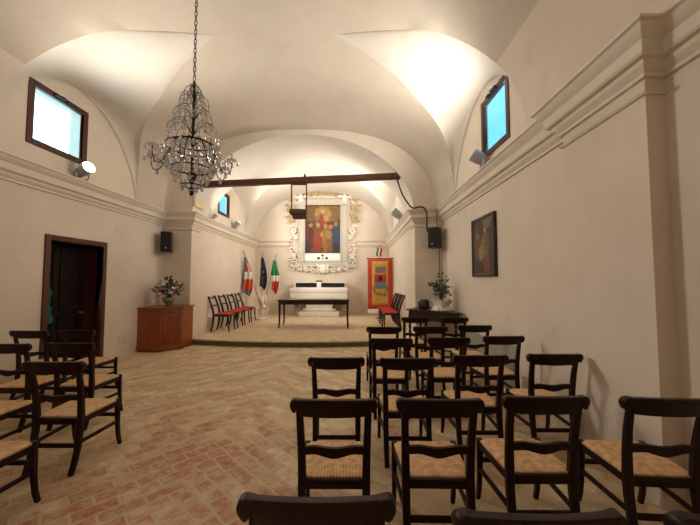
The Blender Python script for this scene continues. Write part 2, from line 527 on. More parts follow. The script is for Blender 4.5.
# dais with a bowed front edge
edge = [(CL + (CR - CL) * i / 40, Y1 - .36 * (1 - ((i - 20) / 20) ** 2)) for i in range(41)]
m = MB()
for (a, b), (c, d) in zip(edge, edge[1:]):
    m.face([m.bm.verts.new(p) for p in ((a, b, DZ), (c, d, DZ), (c, Y2, DZ), (a, Y2, DZ))])
dais = struct(m.build('floor_dais', M['dais'], smooth=0), 'raised brick floor of the chancel')
m = MB()
for (a, b), (c, d) in zip(edge, edge[1:]):
    m.face([m.bm.verts.new(p) for p in ((a, b, 0), (c, d, 0), (c, d, DZ - .03), (a, b, DZ - .03))])
struct(m.build('trim_step', M['riser'], smooth=60), 'cement riser of the chancel step')
m = MB()
m.sweep([(x, y + .012, DZ - .015) for x, y in edge], [(-.02, -.015), (.02, -.015), (.02, .016), (-.02, .016)])
struct(m.build('trim_nosing', M['dais'], smooth=0), 'brick edge of the chancel step')

# ------------------------------------------------------------------ cornices
PROF = [(-.02, 0), (.21, 0), (.215, -.025), (.19, -.035), (.18, -.06), (.15, -.092), (.125, -.112), (.125, -.2), (.11, -.216), (.075, -.224), (.07, -.256), (.045, -.288), (.03, -.3), (.03, -.328), (-.02, -.336)]
ASTR = [(-.02, -.425), (.02, -.425), (.035, -.438), (.02, -.455), (-.02, -.46)]
def cornice(path, side, prof_, name, label):
    """path: (x,y,ztop); side=+1 room on the left of travel"""
    n = len(path); m = MB(); rings = []
    for i in range(n):
        p = Vector(path[i][:2])
        def nrm(a, b):
            d = (Vector(b[:2]) - Vector(a[:2])).normalized(); return Vector((-d.y, d.x)) * side
        ns = []
        if i > 0: ns.append(nrm(path[i - 1], path[i]))
        if i < n - 1: ns.append(nrm(path[i], path[i + 1]))
        if len(ns) == 2: mt = (ns[0] + ns[1]) / (1 + ns[0].dot(ns[1]))
        else: mt = ns[0]
        rings.append([m.bm.verts.new((p.x + mt.x * d, p.y + mt.y * d, path[i][2] + z)) for d, z in prof_])
    k = len(prof_)
    for A, B in zip(rings, rings[1:]):
        for j in range(k): m.face((A[j], A[(j + 1) % k], B[(j + 1) % k], B[j]))
    m.face(rings[0]); m.face(rings[-1][::-1])
    return struct(m.build(name, M['cornice'], smooth=25), label)
zl, zr, zc, zn = 3.315, 3.395, 3.255, 3.45
cornice([(-4.85, Y0, zl), (-4.85, 2.33, zl), (-4.71, 2.33, zl), (-4.71, 3.25, zl), (XL, 3.25, zl), (XL, Y1, zl), (CL, Y1, zl - .02), (CL, Y2, zc), (-2.62, Y2, zc)], -1, PROF, 'trim_cornice_left', 'moulded plaster cornice along the left side')
cornice([(2.35, Y0, zn), (2.35, 2.33, zn), (2.2, 2.33, zn), (2.2, 3.25, zn - .02), (XR, 3.25, zn - .02), (XR, Y1, zr), (CR, Y1, zr - .05), (CR, Y2, zc), (.24, Y2, zc)], 1, PROF, 'trim_cornice_right', 'moulded plaster cornice along the right side')
cornice([(2.35, 2.33, zn), (2.2, 2.33, zn), (2.2, 3.25, zn - .02), (XR, 3.25, zn - .02)], 1, ASTR, 'trim_astragal_right', 'thin moulding on the right pilaster')
cornice([(XR, Y1, zr), (CR, Y1, zr), (CR, 8.5, zr)], 1, ASTR, 'trim_astragal_pier_right', 'thin moulding on the right chancel pier')
cornice([(XL, Y1, zl), (CL, Y1, zl), (CL, 8.5, zl)], -1, ASTR, 'trim_astragal_pier_left', 'thin moulding on the left chancel pier')
cornice([(-4.71, 2.33, zl), (-4.71, 3.25, zl)], -1, ASTR, 'trim_astragal_left', 'thin moulding on the left pilaster')
# bare cement patch at the foot of the right wall
m = MB(); m.prism([(6.5, .002), (6.5, .66), (6.1, .67), (5.5, .61), (5.25, .57), (5.2, .63), (4.9, .66), (4.47, .7), (4.47, .002)], lambda u, v, w: (w, u, v), XR - .012, XR + .02)
struct(m.build('trim_patch', M['cement'], smooth=0), 'grey cement patch at the foot of the right wall')

# ------------------------------------------------------------------ windows
def window(name, X, W, into, mat_label):
    y0, y1, z0, z1 = W; fw, d = .075, .06
    m = MB(); xa, xb = X + into * .02, X - into * .05
    for a, b in (((y0 - .02, z0 - .02), (y0 + fw, z1 + .02)), ((y1 - fw, z0 - .02), (y1 + .02, z1 + .02)), ((y0 + fw, z0 - .02), (y1 - fw, z0 + fw)), ((y0 + fw, z1 - fw), (y1 - fw, z1 + .02))):
        m.bounds((min(xa, xb), a[0], a[1]), (max(xa, xb), b[0], b[1]), .006)
    f = m.build(name, M['winwood']); struct(f, mat_label)
    m = MB(); m.bounds((X - .012, y0 + fw - .01, z0 + fw - .01), (X - .004, y1 - fw + .01, z1 - fw + .01)); m.build('pane', M['glass'], f, smooth=0)
    m = MB(); yc = (y0 + y1) / 2
    for k, (w, h) in enumerate(((.13, .035), (.06, .05), (.1, .03))): m.bounds((X + into * .02, yc - .15 + k * .11, z1 - .05), (X + into * .07, yc - .15 + k * .11 + w, z1 - .05 + h), .006)
    m.build('latch', M['black'], f)
    return f
window('window_1', XL, WL, 1, 'square brown framed window high on the left wall')
window('window_2', XR, WR, -1, 'square brown framed window high on the right wall')
window('window_3', CL, WC, 1, 'small brown framed window in the chancel')

# ------------------------------------------------------------------ door and the dark passage behind it
y0, y1, z0, z1 = DL
m = MB()
for a, b in (((y0 - .03, 0), (y0 + .06, z1 + .03)), ((y1 - .06, 0), (y1 + .03, z1 + .03)), ((y0 + .06, z1 - .06), (y1 - .06, z1 + .03))):
    m.bounds((XL - .1, a[0], a[1]), (XL + .03, b[0], b[1]), .008)
m.bounds((XL - .45, y0 + .003, 0.002), (XL - .05, y0 + .04, z1 - .003)); m.bounds((XL - .45, y1 - .04, 0.002), (XL - .05, y1 - .003, z1 - .003)); m.bounds((XL - .45, y0 + .04, z1 - .04), (XL - .05, y1 - .04, z1 - .003))
door = struct(m.build('door_1', M['winwood']), 'brown timber door frame in the left wall')
m = MB(); xd = XL - .36
m.bounds((xd - .04, y0 + .02, .01), (xd, y1 - .02, z1 - .01))
for a, b in ((.12, .98), (1.08, 2.12)):
    for s0 in (0, 1):
        ya = y0 + .1 + s0 * .55
        for q in (((ya, a), (ya + .45, a + .04)), ((ya, b - .04), (ya + .45, b)), ((ya, a), (ya + .04, b)), ((ya + .41, a), (ya + .45, b))):
            m.bounds((xd - .01, q[0][0], q[0][1]), (xd + .02, q[1][0], q[1][1]), .004)
leafd = m.build('door_leaf', M['doorwood'], door)
m = MB(); m.lathe([(.012, 0), (.012, .04), (.022, .05), (.022, .07), (.005, .08)], (xd, y1 - .12, 1.0), 12, (1, 0, 0)); m.build('door_handle', M['brass'], leafd)
# teal garment hanging on the near jamb
def cloth(prof_, z0, z1, n=26, k=12):
    m = MB()
    V = m.grid(lambda a, b: (prof_(a, b)[0], prof_(a, b)[1], z1 + (z0 - z1) * b), k, n); return m
m = MB(); rings = []
for i in range(25):
    b = i / 24; z = 1.50 - .62 * b; r = .07 + .04 * math.sin(b * 9) ** 2 + .05 * b - (.05 if .45 < b < .58 else 0)
    rings.append((r * .8, z))
m.lathe(rings, (0, 0, 0), 18)
for v in m.bm.verts:
    a = math.atan2(v.co.y, v.co.x); k = 1 + .18 * math.sin(5 * a + 3 * v.co.z); v.co.x *= k * .55; v.co.y *= k * .9
g = m.build('hanging_coat', M['teal'], loc=(XL - .27, 5.30, 0), smooth=60)
tag(g, 'teal green garment hanging inside the dark doorway', 'coat')
m = MB(); m.tube([(0, 0, 1.48), (0, 0, 1.56), (-.085, 0, 1.56)], .008, 8); m.build('hook', M['iron'], g)

# ------------------------------------------------------------------ nave chairs
def make_chair():
    t = thing('church_chair', '', 'chair')
    # seat: pillowed rush
    m = MB(); seat = []
    def hw(y): return .195 + .022 * (y + .2) / .4
    def S(a, b):
        y = -.2 + .41 * b; x = (2 * a - 1) * hw(y); e = min(1, 6 * min(a, 1 - a)) * min(1, 6 * min(b, 1 - b))
        ridge = max(0, 1 - abs(abs(2 * a - 1) - abs(2 * b - 1)) * 4)
        return (x, y, .448 + .016 * math.sqrt(max(0, e)) - .006 * (1 - max(abs(2 * a - 1), abs(2 * b - 1))) * 2 - .003 * ridge)
    m.grid(S, 24, 24)
    m.grid(lambda a, b: (S(a, b)[0], S(a, b)[1], .425), 4, 4)
    for f, n in ((lambda a: (a, 0), 24), (lambda a: (a, 1), 24), (lambda a: (0, a), 24), (lambda a: (1, a), 24)):
        m.grid(lambda a, b: (S(*f(a))[0], S(*f(a))[1], .425 + (S(*f(a))[2] - .425) * b), n, 1)
    m.build('seat', M['straw'], t, smooth=50)
    m = MB()     # frame
    m.box((0, -.205, .41), (.37, .03, .055), .006); m.box((0, .205, .41), (.41, .03, .05), .006)
    for s in (-1, 1):
        m.bar([(s * .187, -.2, .41), (s * .209, .205, .41)], .05, .028, (0, 0, 1))
    m.build('seat_frame', M['chair'], t)
    for s in (-1, 1):
        m = MB()  # rear legs run up as back posts
        pts = [(s * .19, -.285, 0), (s * .19, -.255, .08), (s * .19, -.225, .2), (s * .19, -.208, .34), (s * .19, -.204, .45), (s * .192, -.212, .58), (s * .197, -.232, .72), (s * .2, -.262, .86)]
        m.bar(pts, [.038, .04, .043, .046, .047, .045, .042, .04], [.032, .034, .036, .04, .04, .036, .032, .026], (1, 0, 0)); m.build('leg', M['chair'], t)
        m = MB()
        pts = [(s * .214, .245, 0), (s * .213, .222, .08), (s * .212, .207, .2), (s * .211, .2, .34), (s * .21, .2, .451)]
        m.bar(pts, [.028, .03, .033, .037, .038], [.03, .032, .034, .038, .038], (1, 0, 0)); m.build('leg', M['chair'], t)
        m = MB(); m.bar([(s * .19, -.215, .235), (s * .212, .2, .235)], .03, .02, (0, 0, 1)); m.build('stretcher', M['chair'], t)
    m = MB(); m.bar([(-.185, -.215, .21), (.185, -.215, .21)], .035, .02, (0, 0, 1)); m.build('stretcher', M['chair'], t)
    m = MB(); m.bar([(-.205, .2, .3), (.205, .2, .3)], .032, .02, (0, 0, 1)); m.build('stretcher', M['chair'], t)
    # scrolled top rail
    st = [(0, .826, .933), (.05, .826, .933), (.1, .827, .932), (.15, .828, .931), (.19, .830, .930), (.203, .846, .930), (.209, .876, .930), (.212, .876, .931), (.22, .854, .932), (.23, .848, .931), (.24, .854, .926), (.248, .868, .918), (.252, .882, .906)]
    st = [(-a, b, c) for a, b, c in st[:0:-1]] + st
    m = MB(); rings = []
    for x, a, b in st:
        y = -.272 + .28 * x * x * 1.6 - .02; th = .02
        if abs(x) > .2: th = .02 + .004
        c = min(.006, (b - a) / 3)
        lean = lambda z: -(z - .87) * .22
        rings.append([m.bm.verts.new(p) for p in ((x, y - th + .004 + lean(a), a), (x, y + th - .004 + lean(a), a), (x, y + th + lean(a + c), a + c), (x, y + th + lean(b - c), b - c), (x, y + th - .006 + lean(b), b), (x, y - th + .006 + lean(b), b), (x, y - th + lean(b - c), b - c), (x, y - th + lean(a + c), a + c))])
    for A, B in zip(rings, rings[1:]):
        for j in range(8): m.face((A[j], A[(j + 1) % 8], B[(j + 1) % 8], B[j]))
    m.face(rings[0]); m.face(rings[-1])
    m.build('top_rail', M['chair'], t, smooth=40)
    # waved cross rail
    m = MB(); rings = []
    for i in range(25):
        x = -.19 + .38 * i / 24; q = x / .19
        lo = .592 - .018 * math.exp(-(q / .33) ** 2) + .006 * math.exp(-((abs(q) - .6) / .2) ** 2); hi = .637 - .006 * math.exp(-(q / .3) ** 2) + .005 * math.exp(-((abs(q) - .6) / .2) ** 2)
        y = -.226 - .012 * (1 - q * q)
        rings.append([m.bm.verts.new(p) for p in ((x, y - .011, lo), (x, y + .011, lo), (x, y + .011, hi), (x, y - .011, hi))])
    for A, B in zip(rings, rings[1:]):
        for j in range(4): m.face((A[j], A[(j + 1) % 4], B[(j + 1) % 4], B[j]))
    m.face(rings[0]); m.face(rings[-1])
    m.build('cross_rail', M['chair'], t, smooth=40)
    return t
chair0 = make_chair()
used = False
def chair(x, yrail, rz, label, group):
    """yrail: distance of the top rail from the camera plane"""
    global used
    r = R(rz); ox, oy = -.29 * -math.sin(r), -.29 * math.cos(r)
    loc = (x - ox, yrail - oy, 0); lab = label
    if not used:
        used = True; chair0.location = loc; chair0.rotation_euler.z = r; chair0['label'] = lab; chair0['group'] = group; return chair0
    return dup(chair0, loc, r, lab, group)
GR, GL = 'rush-seat chairs in the right-hand block', 'rush-seat chairs in the left-hand block'
B_ = 'dark wooden rush-seat chair, '
for x, y, rz, l in [
    (-.11, 1.05, 0, B_ + 'cut off by bottom edge, left end of nearest row'),
    (.56, .98, 0, B_ + 'only its rail showing, in the middle of the bottom edge'),
    (1.2, .97, 0, B_ + 'only a rail corner showing in the bottom right corner'),
    (-.1, 1.88, 0, B_ + 'whole back seen, left end of second row'),
    (.515, 1.885, -1, B_ + 'second from the aisle in the second row from the camera'),
    (1.155, 1.93, 0, B_ + 'third from the aisle in the second row from the camera'),
    (1.85, 1.9, -4, B_ + 'against the right edge, nearest the right wall'),
    (-.13, 2.86, 0, B_ + 'standing alone at the aisle directly before the leftmost second-row chair'),
    (.5, 2.84, 0, B_ + 'second from the aisle in the third row from the camera'),
    (1.18, 2.95, 0, B_ + 'third from the aisle in the third row from the camera'),
    (1.89, 3.0, 0, B_ + 'beside the bare right wall in the third row'),
    (.47, 3.78, 0, B_ + 'left end of the fourth row behind the aisle chairs'),
    (1.16, 3.83, 0, B_ + 'middle of the fourth row from the camera'),
    (1.86, 3.93, 2, B_ + 'right end of the fourth row'),
    (.475, 4.67, 0, B_ + 'left end of the fifth row nearest the chancel step'),
    (1.16, 4.71, 0, B_ + 'middle of the fifth row before the console table'),
    (1.86, 4.84, 0, B_ + 'right end of the fifth row beside the grey wall patch'),
    (1.17, 5.85, 0, B_ + 'left of the two closest to the console table'),
    (1.86, 5.8, 0, B_ + 'right of the two closest to the console table')]:
    chair(x, y, rz, l, GR)
for x, y, rz, l in [
    (-2.5, 2.71, 0, B_ + 'front of the left block, whole side and curved legs seen'),
    (-3.05, 3.5, 0, B_ + 'right end of the second left-hand row, before the doorway'),
    (-3.75, 4.38, 0, B_ + 'against the dark doorway in the farthest left-hand row'),
    (-4.33, 4.32, 0, B_ + 'farthest left, back framed against the white left wall'),
    (-3.7, 3.45, 0, B_ + 'at the left edge with only its right half seen'),
    (-3.26, 2.66, 0, B_ + 'only its seat showing at the left edge'),
    (-2.5, 1.88, 0, B_ + 'bottom left corner, only front leg and seat corner seen')]:
    chair(x, y, rz, l, GL)

# ------------------------------------------------------------------ chancel chairs with red seats
def make_red_chair():
    t = thing('red_seat_chair', '', 'chair')
    m = MB()
    def S(a, b):
        x = (2 * a - 1) * (.205 + .02 * b); y = -.2 + .41 * b; e = min(1, 5 * min(a, 1 - a)) * min(1, 5 * min(b, 1 - b)); return (x, y, .455 + .035 * math.sqrt(max(0, e)))
    m.grid(S, 14, 14); m.grid(lambda a, b: (S(a, b)[0], S(a, b)[1], .455), 2, 2); m.build('seat', M['red'], t, smooth=50)
    m = MB(); m.box((0, -.19, .43), (.38, .03, .055), .005); m.box((0, .2, .43), (.42, .03, .055), .005)
    for s in (-1, 1): m.bar([(s * .195, -.2, .43), (s * .215, .205, .43)], .055, .03, (0, 0, 1))
    m.build('seat_frame', M['dwood'], t)
    for s in (-1, 1):
        m = MB(); pts = [(s * .195, -.27, 0), (s * .195, -.225, .15), (s * .195, -.2, .35), (s * .197, -.2, .47), (s * .2, -.235, .62), (s * .2, -.3, .8), (s * .2, -.35, .93)]
        m.bar(pts, [.034, .038, .045, .05, .046, .044, .042], [.036, .04, .048, .052, .05, .044, .038], (1, 0, 0)); m.build('leg', M['dwood'], t)
        m = MB(); pts = [(s * .215, .23, 0), (s * .213, .205, .15), (s * .212, .195, .45)]; m.bar(pts, [.026, .03, .038], [.026, .03, .038], (1, 0, 0)); m.build('leg', M['dwood'], t)
    for nm, za, zb, ya, yb in (('top_rail', .865, .945, -.325, -.355), ('cross_rail', .66, .7, -.25, -.262)):
        m = MB(); rings = []
        for i in range(11):
            x = -.21 + .42 * i / 10; d = -.03 * (1 - (x / .21) ** 2)
            rings.append([m.bm.verts.new(p) for p in ((x, ya - .012 + d, za), (x, ya + .012 + d, za), (x, yb + .012 + d, zb), (x, yb - .012 + d, zb))])
        for A, B in zip(rings, rings[1:]):
            for j in range(4): m.face((A[j], A[(j + 1) % 4], B[(j + 1) % 4], B[j]))
        m.face(rings[0]); m.face(rings[-1]); m.build(nm, M['dwood'], t)
    t.scale = (1.06, 1.06, 1.06)
    return t
rc = make_red_chair(); first = True
GC = 'red-seat chairs along the chancel walls'
for x, y, rz, l in [
    (-3.66, 9.28, -90, 'dark chair with red seat at the left chancel wall, nearest the step'),
    (-3.66, 9.96, -90, 'dark chair with red seat at the left chancel wall, second from the step'),
    (-3.66, 10.64, -90, 'dark chair with red seat at the left chancel wall, third from the step'),
    (-3.66, 11.32, -90, 'dark chair with red seat at the left chancel wall, closest to the flags'),
    (1.2, 9.7, 90, 'dark chair with red seat at the right chancel wall, nearest the step'),
    (1.2, 10.4, 90, 'dark chair with red seat at the right chancel wall, middle of three'),
    (1.2, 11.1, 90, 'dark chair with red seat at the right chancel wall, closest to the banner')]:
    if first: first = False; rc.location = (x, y, DZ); rc.rotation_euler.z = R(rz); rc['label'] = l; rc['group'] = GC
    else: dup(rc, (x, y, DZ), R(rz), l, GC)

# ------------------------------------------------------------------ altar table
t = thing('altar_table', 'long dark wooden table with slender legs in front of the altar', 'table', (-1.135, 10.08, DZ))
m = MB(); m.box((0, 0, .845), (2.18, .78, .03), .008); m.build('tabletop', M['tablewood'], t)
m = MB()
for s in (-1, 1): m.box((0, s * .33, .77), (2.0, .025, .12), .003); m.box((s * 1.03, 0, .77), (.025, .64, .12), .003)
m.build('apron', M['dwood'], t)
for sx in (-1, 1):
    for sy in (-1, 1):
        m = MB(); m.bar([(sx * 1.045, sy * .355, 0), (sx * 1.045, sy * .355, .03), (sx * 1.03, sy * .34, .12), (sx * 1.025, sy * .33, .4), (sx * 1.03, sy * .33, .828)], [.038, .04, .045, .055, .075], [.038, .04, .045, .055, .075], (1, 0, 0)); m.build('leg', M['dwood'], t)

# ------------------------------------------------------------------ altar
t = thing('altar', 'white marble altar with black inlaid shelf against the end wall', 'altar', (-1.27, 12.95, DZ))
m = MB(); m.box((0, .02, .1), (1.6, .6, .2), .015); m.box((0, .05, .46), (1.05, .45, .52), .02); m.box((0, .03, .27), (1.3, .52, .06), .02); m.box((0, .03, .66), (1.4, .54, .07), .02); m.build('pedestal', M['white'], t)
for s in (-1, 1):
    m = MB(); m.lathe([(.12, 0), (.12, .06), (.07, .1), (.1, .2), (.13, .3), (.07, .42), (.06, .46), (.11, .5), (.11, .56)], (s * .93, .05, .14), 16); m.build('baluster', M['greybal'], t)
m = MB(); m.box((0, 0, .78), (2.0, .7, .16), .02); m.box((0, 0, .9), (2.16, .76, .09), .015); m.build('mensa', M['white'], t)
m = MB(); m.bounds((-1.1, -.40, .7), (1.1, .25, .955), .01); m.bounds((-1.12, -.42, .95), (1.12, .25, 1.135), .012); m.build('altar_cloth', M['linen'], t)
m = MB(); m.bounds((-1.04, .06, 1.13), (1.04, .5, 1.35), .012); m.bounds((-1.06, .04, 1.34), (1.06, .5, 1.37), .008); m.build('gradine', M['white'], t)
for a, b in ((-.97, -.11), (.06, 1.01)):
    m = MB(); m.bounds((a, .045, 1.155), (b, .08, 1.325), .006); m.build('inlay_panel', M['nichedark'], t)
m = MB(); m.bounds((-.11, .0, 1.13), (.06, .2, 1.36), .008); m.build('tabernacle', M['white'], t)
b = MB(); b.box((0, 0, .035), (.26, .2, .05), .008); b.box((0, 0, .06), (.22, .18, .02), .004)
bk = b.build('missal_stand', M['green'], loc=(-1.3, 13.2, DZ + 1.362)); tag(bk, 'small dark green object on top of the altar shelf', 'book')

# ------------------------------------------------------------------ altarpiece on end wall
t = thing('altarpiece', 'framed painted altarpiece with curly white stucco surround on end wall', 'altarpiece', (-1.19, Y2, 3.6))
# local: x across, z up, wall at y=0, room towards -y
def ringframe(m, w0, z0, z1, wid, ya, yb, bev=.012):
    m.bounds((-w0 - wid, ya, z0 - wid), (-w0, yb, z1 + wid), bev); m.bounds((w0, ya, z0 - wid), (w0 + wid, yb, z1 + wid), bev)
    m.bounds((-w0, ya, z0 - wid), (w0, yb, z0), bev); m.bounds((-w0, ya, z1), (w0, yb, z1 + wid), bev)
m = MB(); m.bounds((-1.06, -.07, -1.26), (1.06, .01, 1.42), .01); m.build('backing', M['stucco'], t)
m = MB(); ringframe(m, .78, -1.2, 1.15, .27, -.13, -.06); ringframe(m, .74, -1.2, 1.15, .06, -.17, -.06, .02); ringframe(m, 1.0, -1.2, 1.15 + .0, .05, -.16, -.06, .02); m.build('moulded_frame', M['stuccogrey'], t)
pb = [(-.5, .8, .5, .35, '#6d5532'), (.4, .8, .55, .36, '#7d6238'), (0, .75, .36, .38, '#a5844c'), (-.02, .52, .17, .36, '#8e3a26'), (.0, .86, .09, .1, '#c09a6e'), (.12, .6, .1, .14, '#b08a60'), (-.2, .62, .1, .1, '#7f6a50'),
      (-.6, -.15, .2, .6, '#3c1714'), (-.66, .0, .1, .4, '#5f241b'), (-.6, -.6, .2, .3, '#2c1410'), (-.5, .28, .08, .1, '#a87d55'), (-.42, -.35, .12, .45, '#5a2018'), (-.2, -.3, .2, .6, '#8b3822'), (-.15, .05, .16, .2, '#6f4a2a'), (-.2, .3, .08, .1, '#b98a62'), (-.3, -.72, .22, .14, '#7c3420'), (.0, -.1, .1, .12, '#b98c5e'),
      (.12, -.3, .16, .6, '#8f6a3a'), (.1, .26, .08, .1, '#b0845a'), (.3, -.38, .16, .5, '#7a5430'), (.32, .22, .08, .1, '#a87d56'), (.26, -.1, .12, .2, '#9a7848'), (.57, -.15, .17, .55, '#263f60'), (.55, .34, .08, .1, '#a97c56'), (.55, -.68, .16, .25, '#1d2838'), (-.05, -.97, .7, .1, '#4d351f')]
m = MB(); m.bounds((-.76, -.1, -.88), (.76, -.07, 1.17)); m.build('painting', canvas('altar_canvas', ('#4a3018', '#6b4826'), pb), t, smooth=0, origin=(0, 0, 0))
m = MB(); m.bounds((-.76, -.12, -1.2), (.76, -.08, -.92), .005); pl = m.build('emblem_panel', M['linen'], t)
m = MB()
for x, z in ((-.17, -1.1), (.17, -1.1)): m.ball((x, -.122, z), (.07, .008, .05), 12, 8)
m.prism([(-.07, -.97), (0, -1.06), (.07, -.97), (.03, -.95), (0, -.965), (-.03, -.95)], lambda u, v, w: (u, w, v), -.132, -.11); m.ball((0, -.122, -1.11), (.035, .008, .03), 10, 6)
m.build('emblem', M['darkmark'], pl)
def scroll(m, c, r, turns, start, hand, th):
    pts = []; n = int(18 * turns)
    for i in range(n + 1):
        f = i / n; a = start + hand * 2 * PI * turns * f; q = r * (1 - .82 * f)
        pts.append((c[0] + q * math.cos(a), -.11, c[1] + q * math.sin(a)))
    m.tube(pts, [th * (1 - .4 * i / n) for i in range(n + 1)], 7, (0, 1, 0))
def leafblob(m, c, a, L, w):
    m.ball((c[0] + .5 * L * math.cos(a), -.1, c[1] + .5 * L * math.sin(a)), (L * .55, .05, w), 10, 6, Matrix.Rotation(-a, 3, 'Y'))
rnd = random.Random(3)
for s in (-1, 1):
    g = MB()
    for z, r, hd in ((1.02, .17, 1), (.72, .13, -1), (.5, .1, 1)):
        scroll(g, (s * 1.3, z), r, 1.4, -PI / 2, hd * s, .032)
        for q in range(3): leafblob(g, (s * (1.25 + .1 * q), z + .1 * (q - 1)), (0 if s > 0 else PI) + rnd.uniform(-1.2, 1.2), .18, .04)
    g.build('gilded_scroll', M['gilt'], t, smooth=60)
    for k, (z, r, hd) in enumerate(((-1.32, .19, 1), (-1.0, .11, -1), (-.72, .13, 1), (-.2, .1, -1), (.05, .12, 1), (1.38, .2, -1))):
        m = MB(); scroll(m, (s * (1.17 + .08 * math.sin(k * 2.1)), z), r, 1.6, PI / 2 if hd > 0 else -PI / 2, hd * s, .035)
        for q in range(4):
            leafblob(m, (s * (1.17 + .16 * rnd.random()), z + .12 * (q - 1.5)), (0 if s > 0 else PI) + rnd.uniform(-1, 1), .14, .035)
        m.build('stucco_scroll', M['stucco'], t, smooth=60)
m = MB()
for k in range(11):
    x = -1.35 + 2.7 * k / 10; scroll(m, (x, 1.52 + .16 * math.cos((k - 5) * .4)), .15, 1.5, PI / 2, 1 if k < 4 else -1, .03)
    leafblob(m, (x, 1.62 - .08 * abs(k - 5) * .5), PI / 2 + rnd.uniform(-.6, .6), .2, .045)
m.build('crest_garland', M['gilt'], t, smooth=60)
for s in (-1, 1):
    m = MB(); m.ball((s * .92, -.16, 1.5), (.1, .09, .12)); m.ball((s * .92, -.17, 1.68), (.065, .065, .075)); leafblob(m, (s * .98, 1.5), 0 if s > 0 else PI, .26, .06); leafblob(m, (s * .86, 1.52), PI if s > 0 else 0, .24, .06); m.ball((s * .92, -.14, 1.38), (.13, .07, .07)); m.build('cherub_head', M['white'], t, smooth=60)
m = MB()
for k in range(8):
    x = -.95 + 1.9 * k / 7; scroll(m, (x, -1.52 - .08 * math.cos((k - 3.5) * .5)), .13, 1.4, PI / 2, 1 if k < 4 else -1, .03); leafblob(m, (x, -1.5), -PI / 2 + rnd.uniform(-.9, .9), .16, .04)
m.ball((0, -.12, -1.55), (.16, .08, .2)); leafblob(m, (0, -1.52), PI * .15, .34, .07); leafblob(m, (0, -1.52), PI * .85, .34, .07)
m.build('lower_garland', M['stucco'], t, smooth=60)

# ------------------------------------------------------------------ tie beam, hung bracket, cable
def along(x): return 4.08 + (x + 3.78) * (.215 / 5.0)
m = MB(); m.bar([(-3.9, 8.2, along(-3.9)), (1.3, 8.2, along(1.3))], .145, .18, (0, 0, 1)); beam = tag(m.build('tie_beam', M['beam'], smooth=0), 'long brown timber beam spanning the chancel arch', 'beam')
m = MB(); m.lathe([(.03, 0), (.03, .05), (.014, .06), (.014, .1)], (-1.2, 8.2, along(-1.2) + .075), 10); m.build('bolt', M['iron'], beam)
t = thing('hanging_bracket', 'small open brown timber frame with shelf hanging from the beam', 'bracket', (-1.35, 8.2, 0))
for s in (-1, 1):
    m = MB(); m.bar([(s * .195, 0, 3.3), (s * .195, 0, along(-1.35 + s * .2) - .07)], .03, .04, (1, 0, 0)); m.build('post', M['bracket'], t)
m = MB(); m.box((0, 0, along(-1.35) - .105), (.42, .05, .03), .004); m.build('top_bar', M['bracket'], t)
m = MB(); m.box((0, .0, 3.3), (.43, .34, .035), .004); m.box((0, -.16, 3.35), (.43, .03, .1), .004); m.box((.03, .02, 3.24), (.36, .26, .1), .004); m.build('shelf', M['bracket'], t)
def spline(pts, n=8):
    P = [Vector(p) for p in pts]; out = []
    for i in range(len(P) - 1):
        a, b, c, d = P[max(i - 1, 0)], P[i], P[i + 1], P[min(i + 2, len(P) - 1)]
        for k in range(n):
            u = k / n
            out.append(.5 * ((2 * b) + (c - a) * u + (2 * a - 5 * b + 4 * c - d) * u * u + (3 * b - a - 3 * c + d) * u ** 3))
    return out + [P[-1]]
m = MB(); m.tube(spline([(1.16, 8.09, 4.25), (1.18, 8.02, 4.13), (1.29, 8.02, 3.8), (1.44, 7.98, 3.52), (1.53, 7.86, 3.385), (1.64, 7.8, 3.385), (1.73, 7.805, 3.4), (1.82, 7.795, 3.35), (1.865, 7.8, 3.2), (1.87, 7.83, 2.95), (1.9, 7.9, 2.8)]), .02, 8)
tag(m.build('speaker_cable', M['cable'], smooth=60), 'thick black cable looping from the beam over the cornice to the speaker', 'cable')
m = MB(); m.tube(spline([(2.08, 8.0, 3.45), (2.09, 7.83, 3.4), (2.1, 7.82, 3.36), (2.12, 7.87, 3.2), (2.15, 7.97, 3.08), (2.19, 8.0, 2.85), (2.22, 8.02, 2.4), (2.225, 8.03, 1.6), (2.22, 8.03, .3)]), .009, 6)
tag(m.build('power_cord', M['browncable'], smooth=60), 'thin brown cord running down the corner behind the right speaker', 'cord')

# ------------------------------------------------------------------ loudspeakers
def speaker(loc, rz, label, wallpt):
    t = thing('loudspeaker', label, 'speaker', loc, R(rz), 'black wall speakers')
    m = MB(); m.box((0, 0, 0), (.24, .25, .5), .012); m.build('cabinet', M['speakerside'], t)
    m = MB(); m.box((0, -.127, 0), (.215, .012, .47), .005); m.build('grille', M['grille'], t)
    m = MB(); m.ball((0, -.133, -.15), (.02, .004, .02), 10, 6); m.build('badge', M['steel'], t)
    m = MB(); loc = Vector(loc); w = Vector(wallpt) - loc; w.rotate(Matrix.Rotation(-R(rz), 3, 'Z')); m.tube([(0, .1, 0), w], .018, 8); m.build('wall_mount', M['black'], t)
    return t
speaker((-4.53, 7.82, 2.53), 20, 'black loudspeaker on the left pier above the corner cabinet', (-4.53, 8.045, 2.53))
speaker((2.04, 7.76, 2.62), -44, 'black loudspeaker tilted beside a looping cable on the right pier', (2.1, 8.045, 2.62))

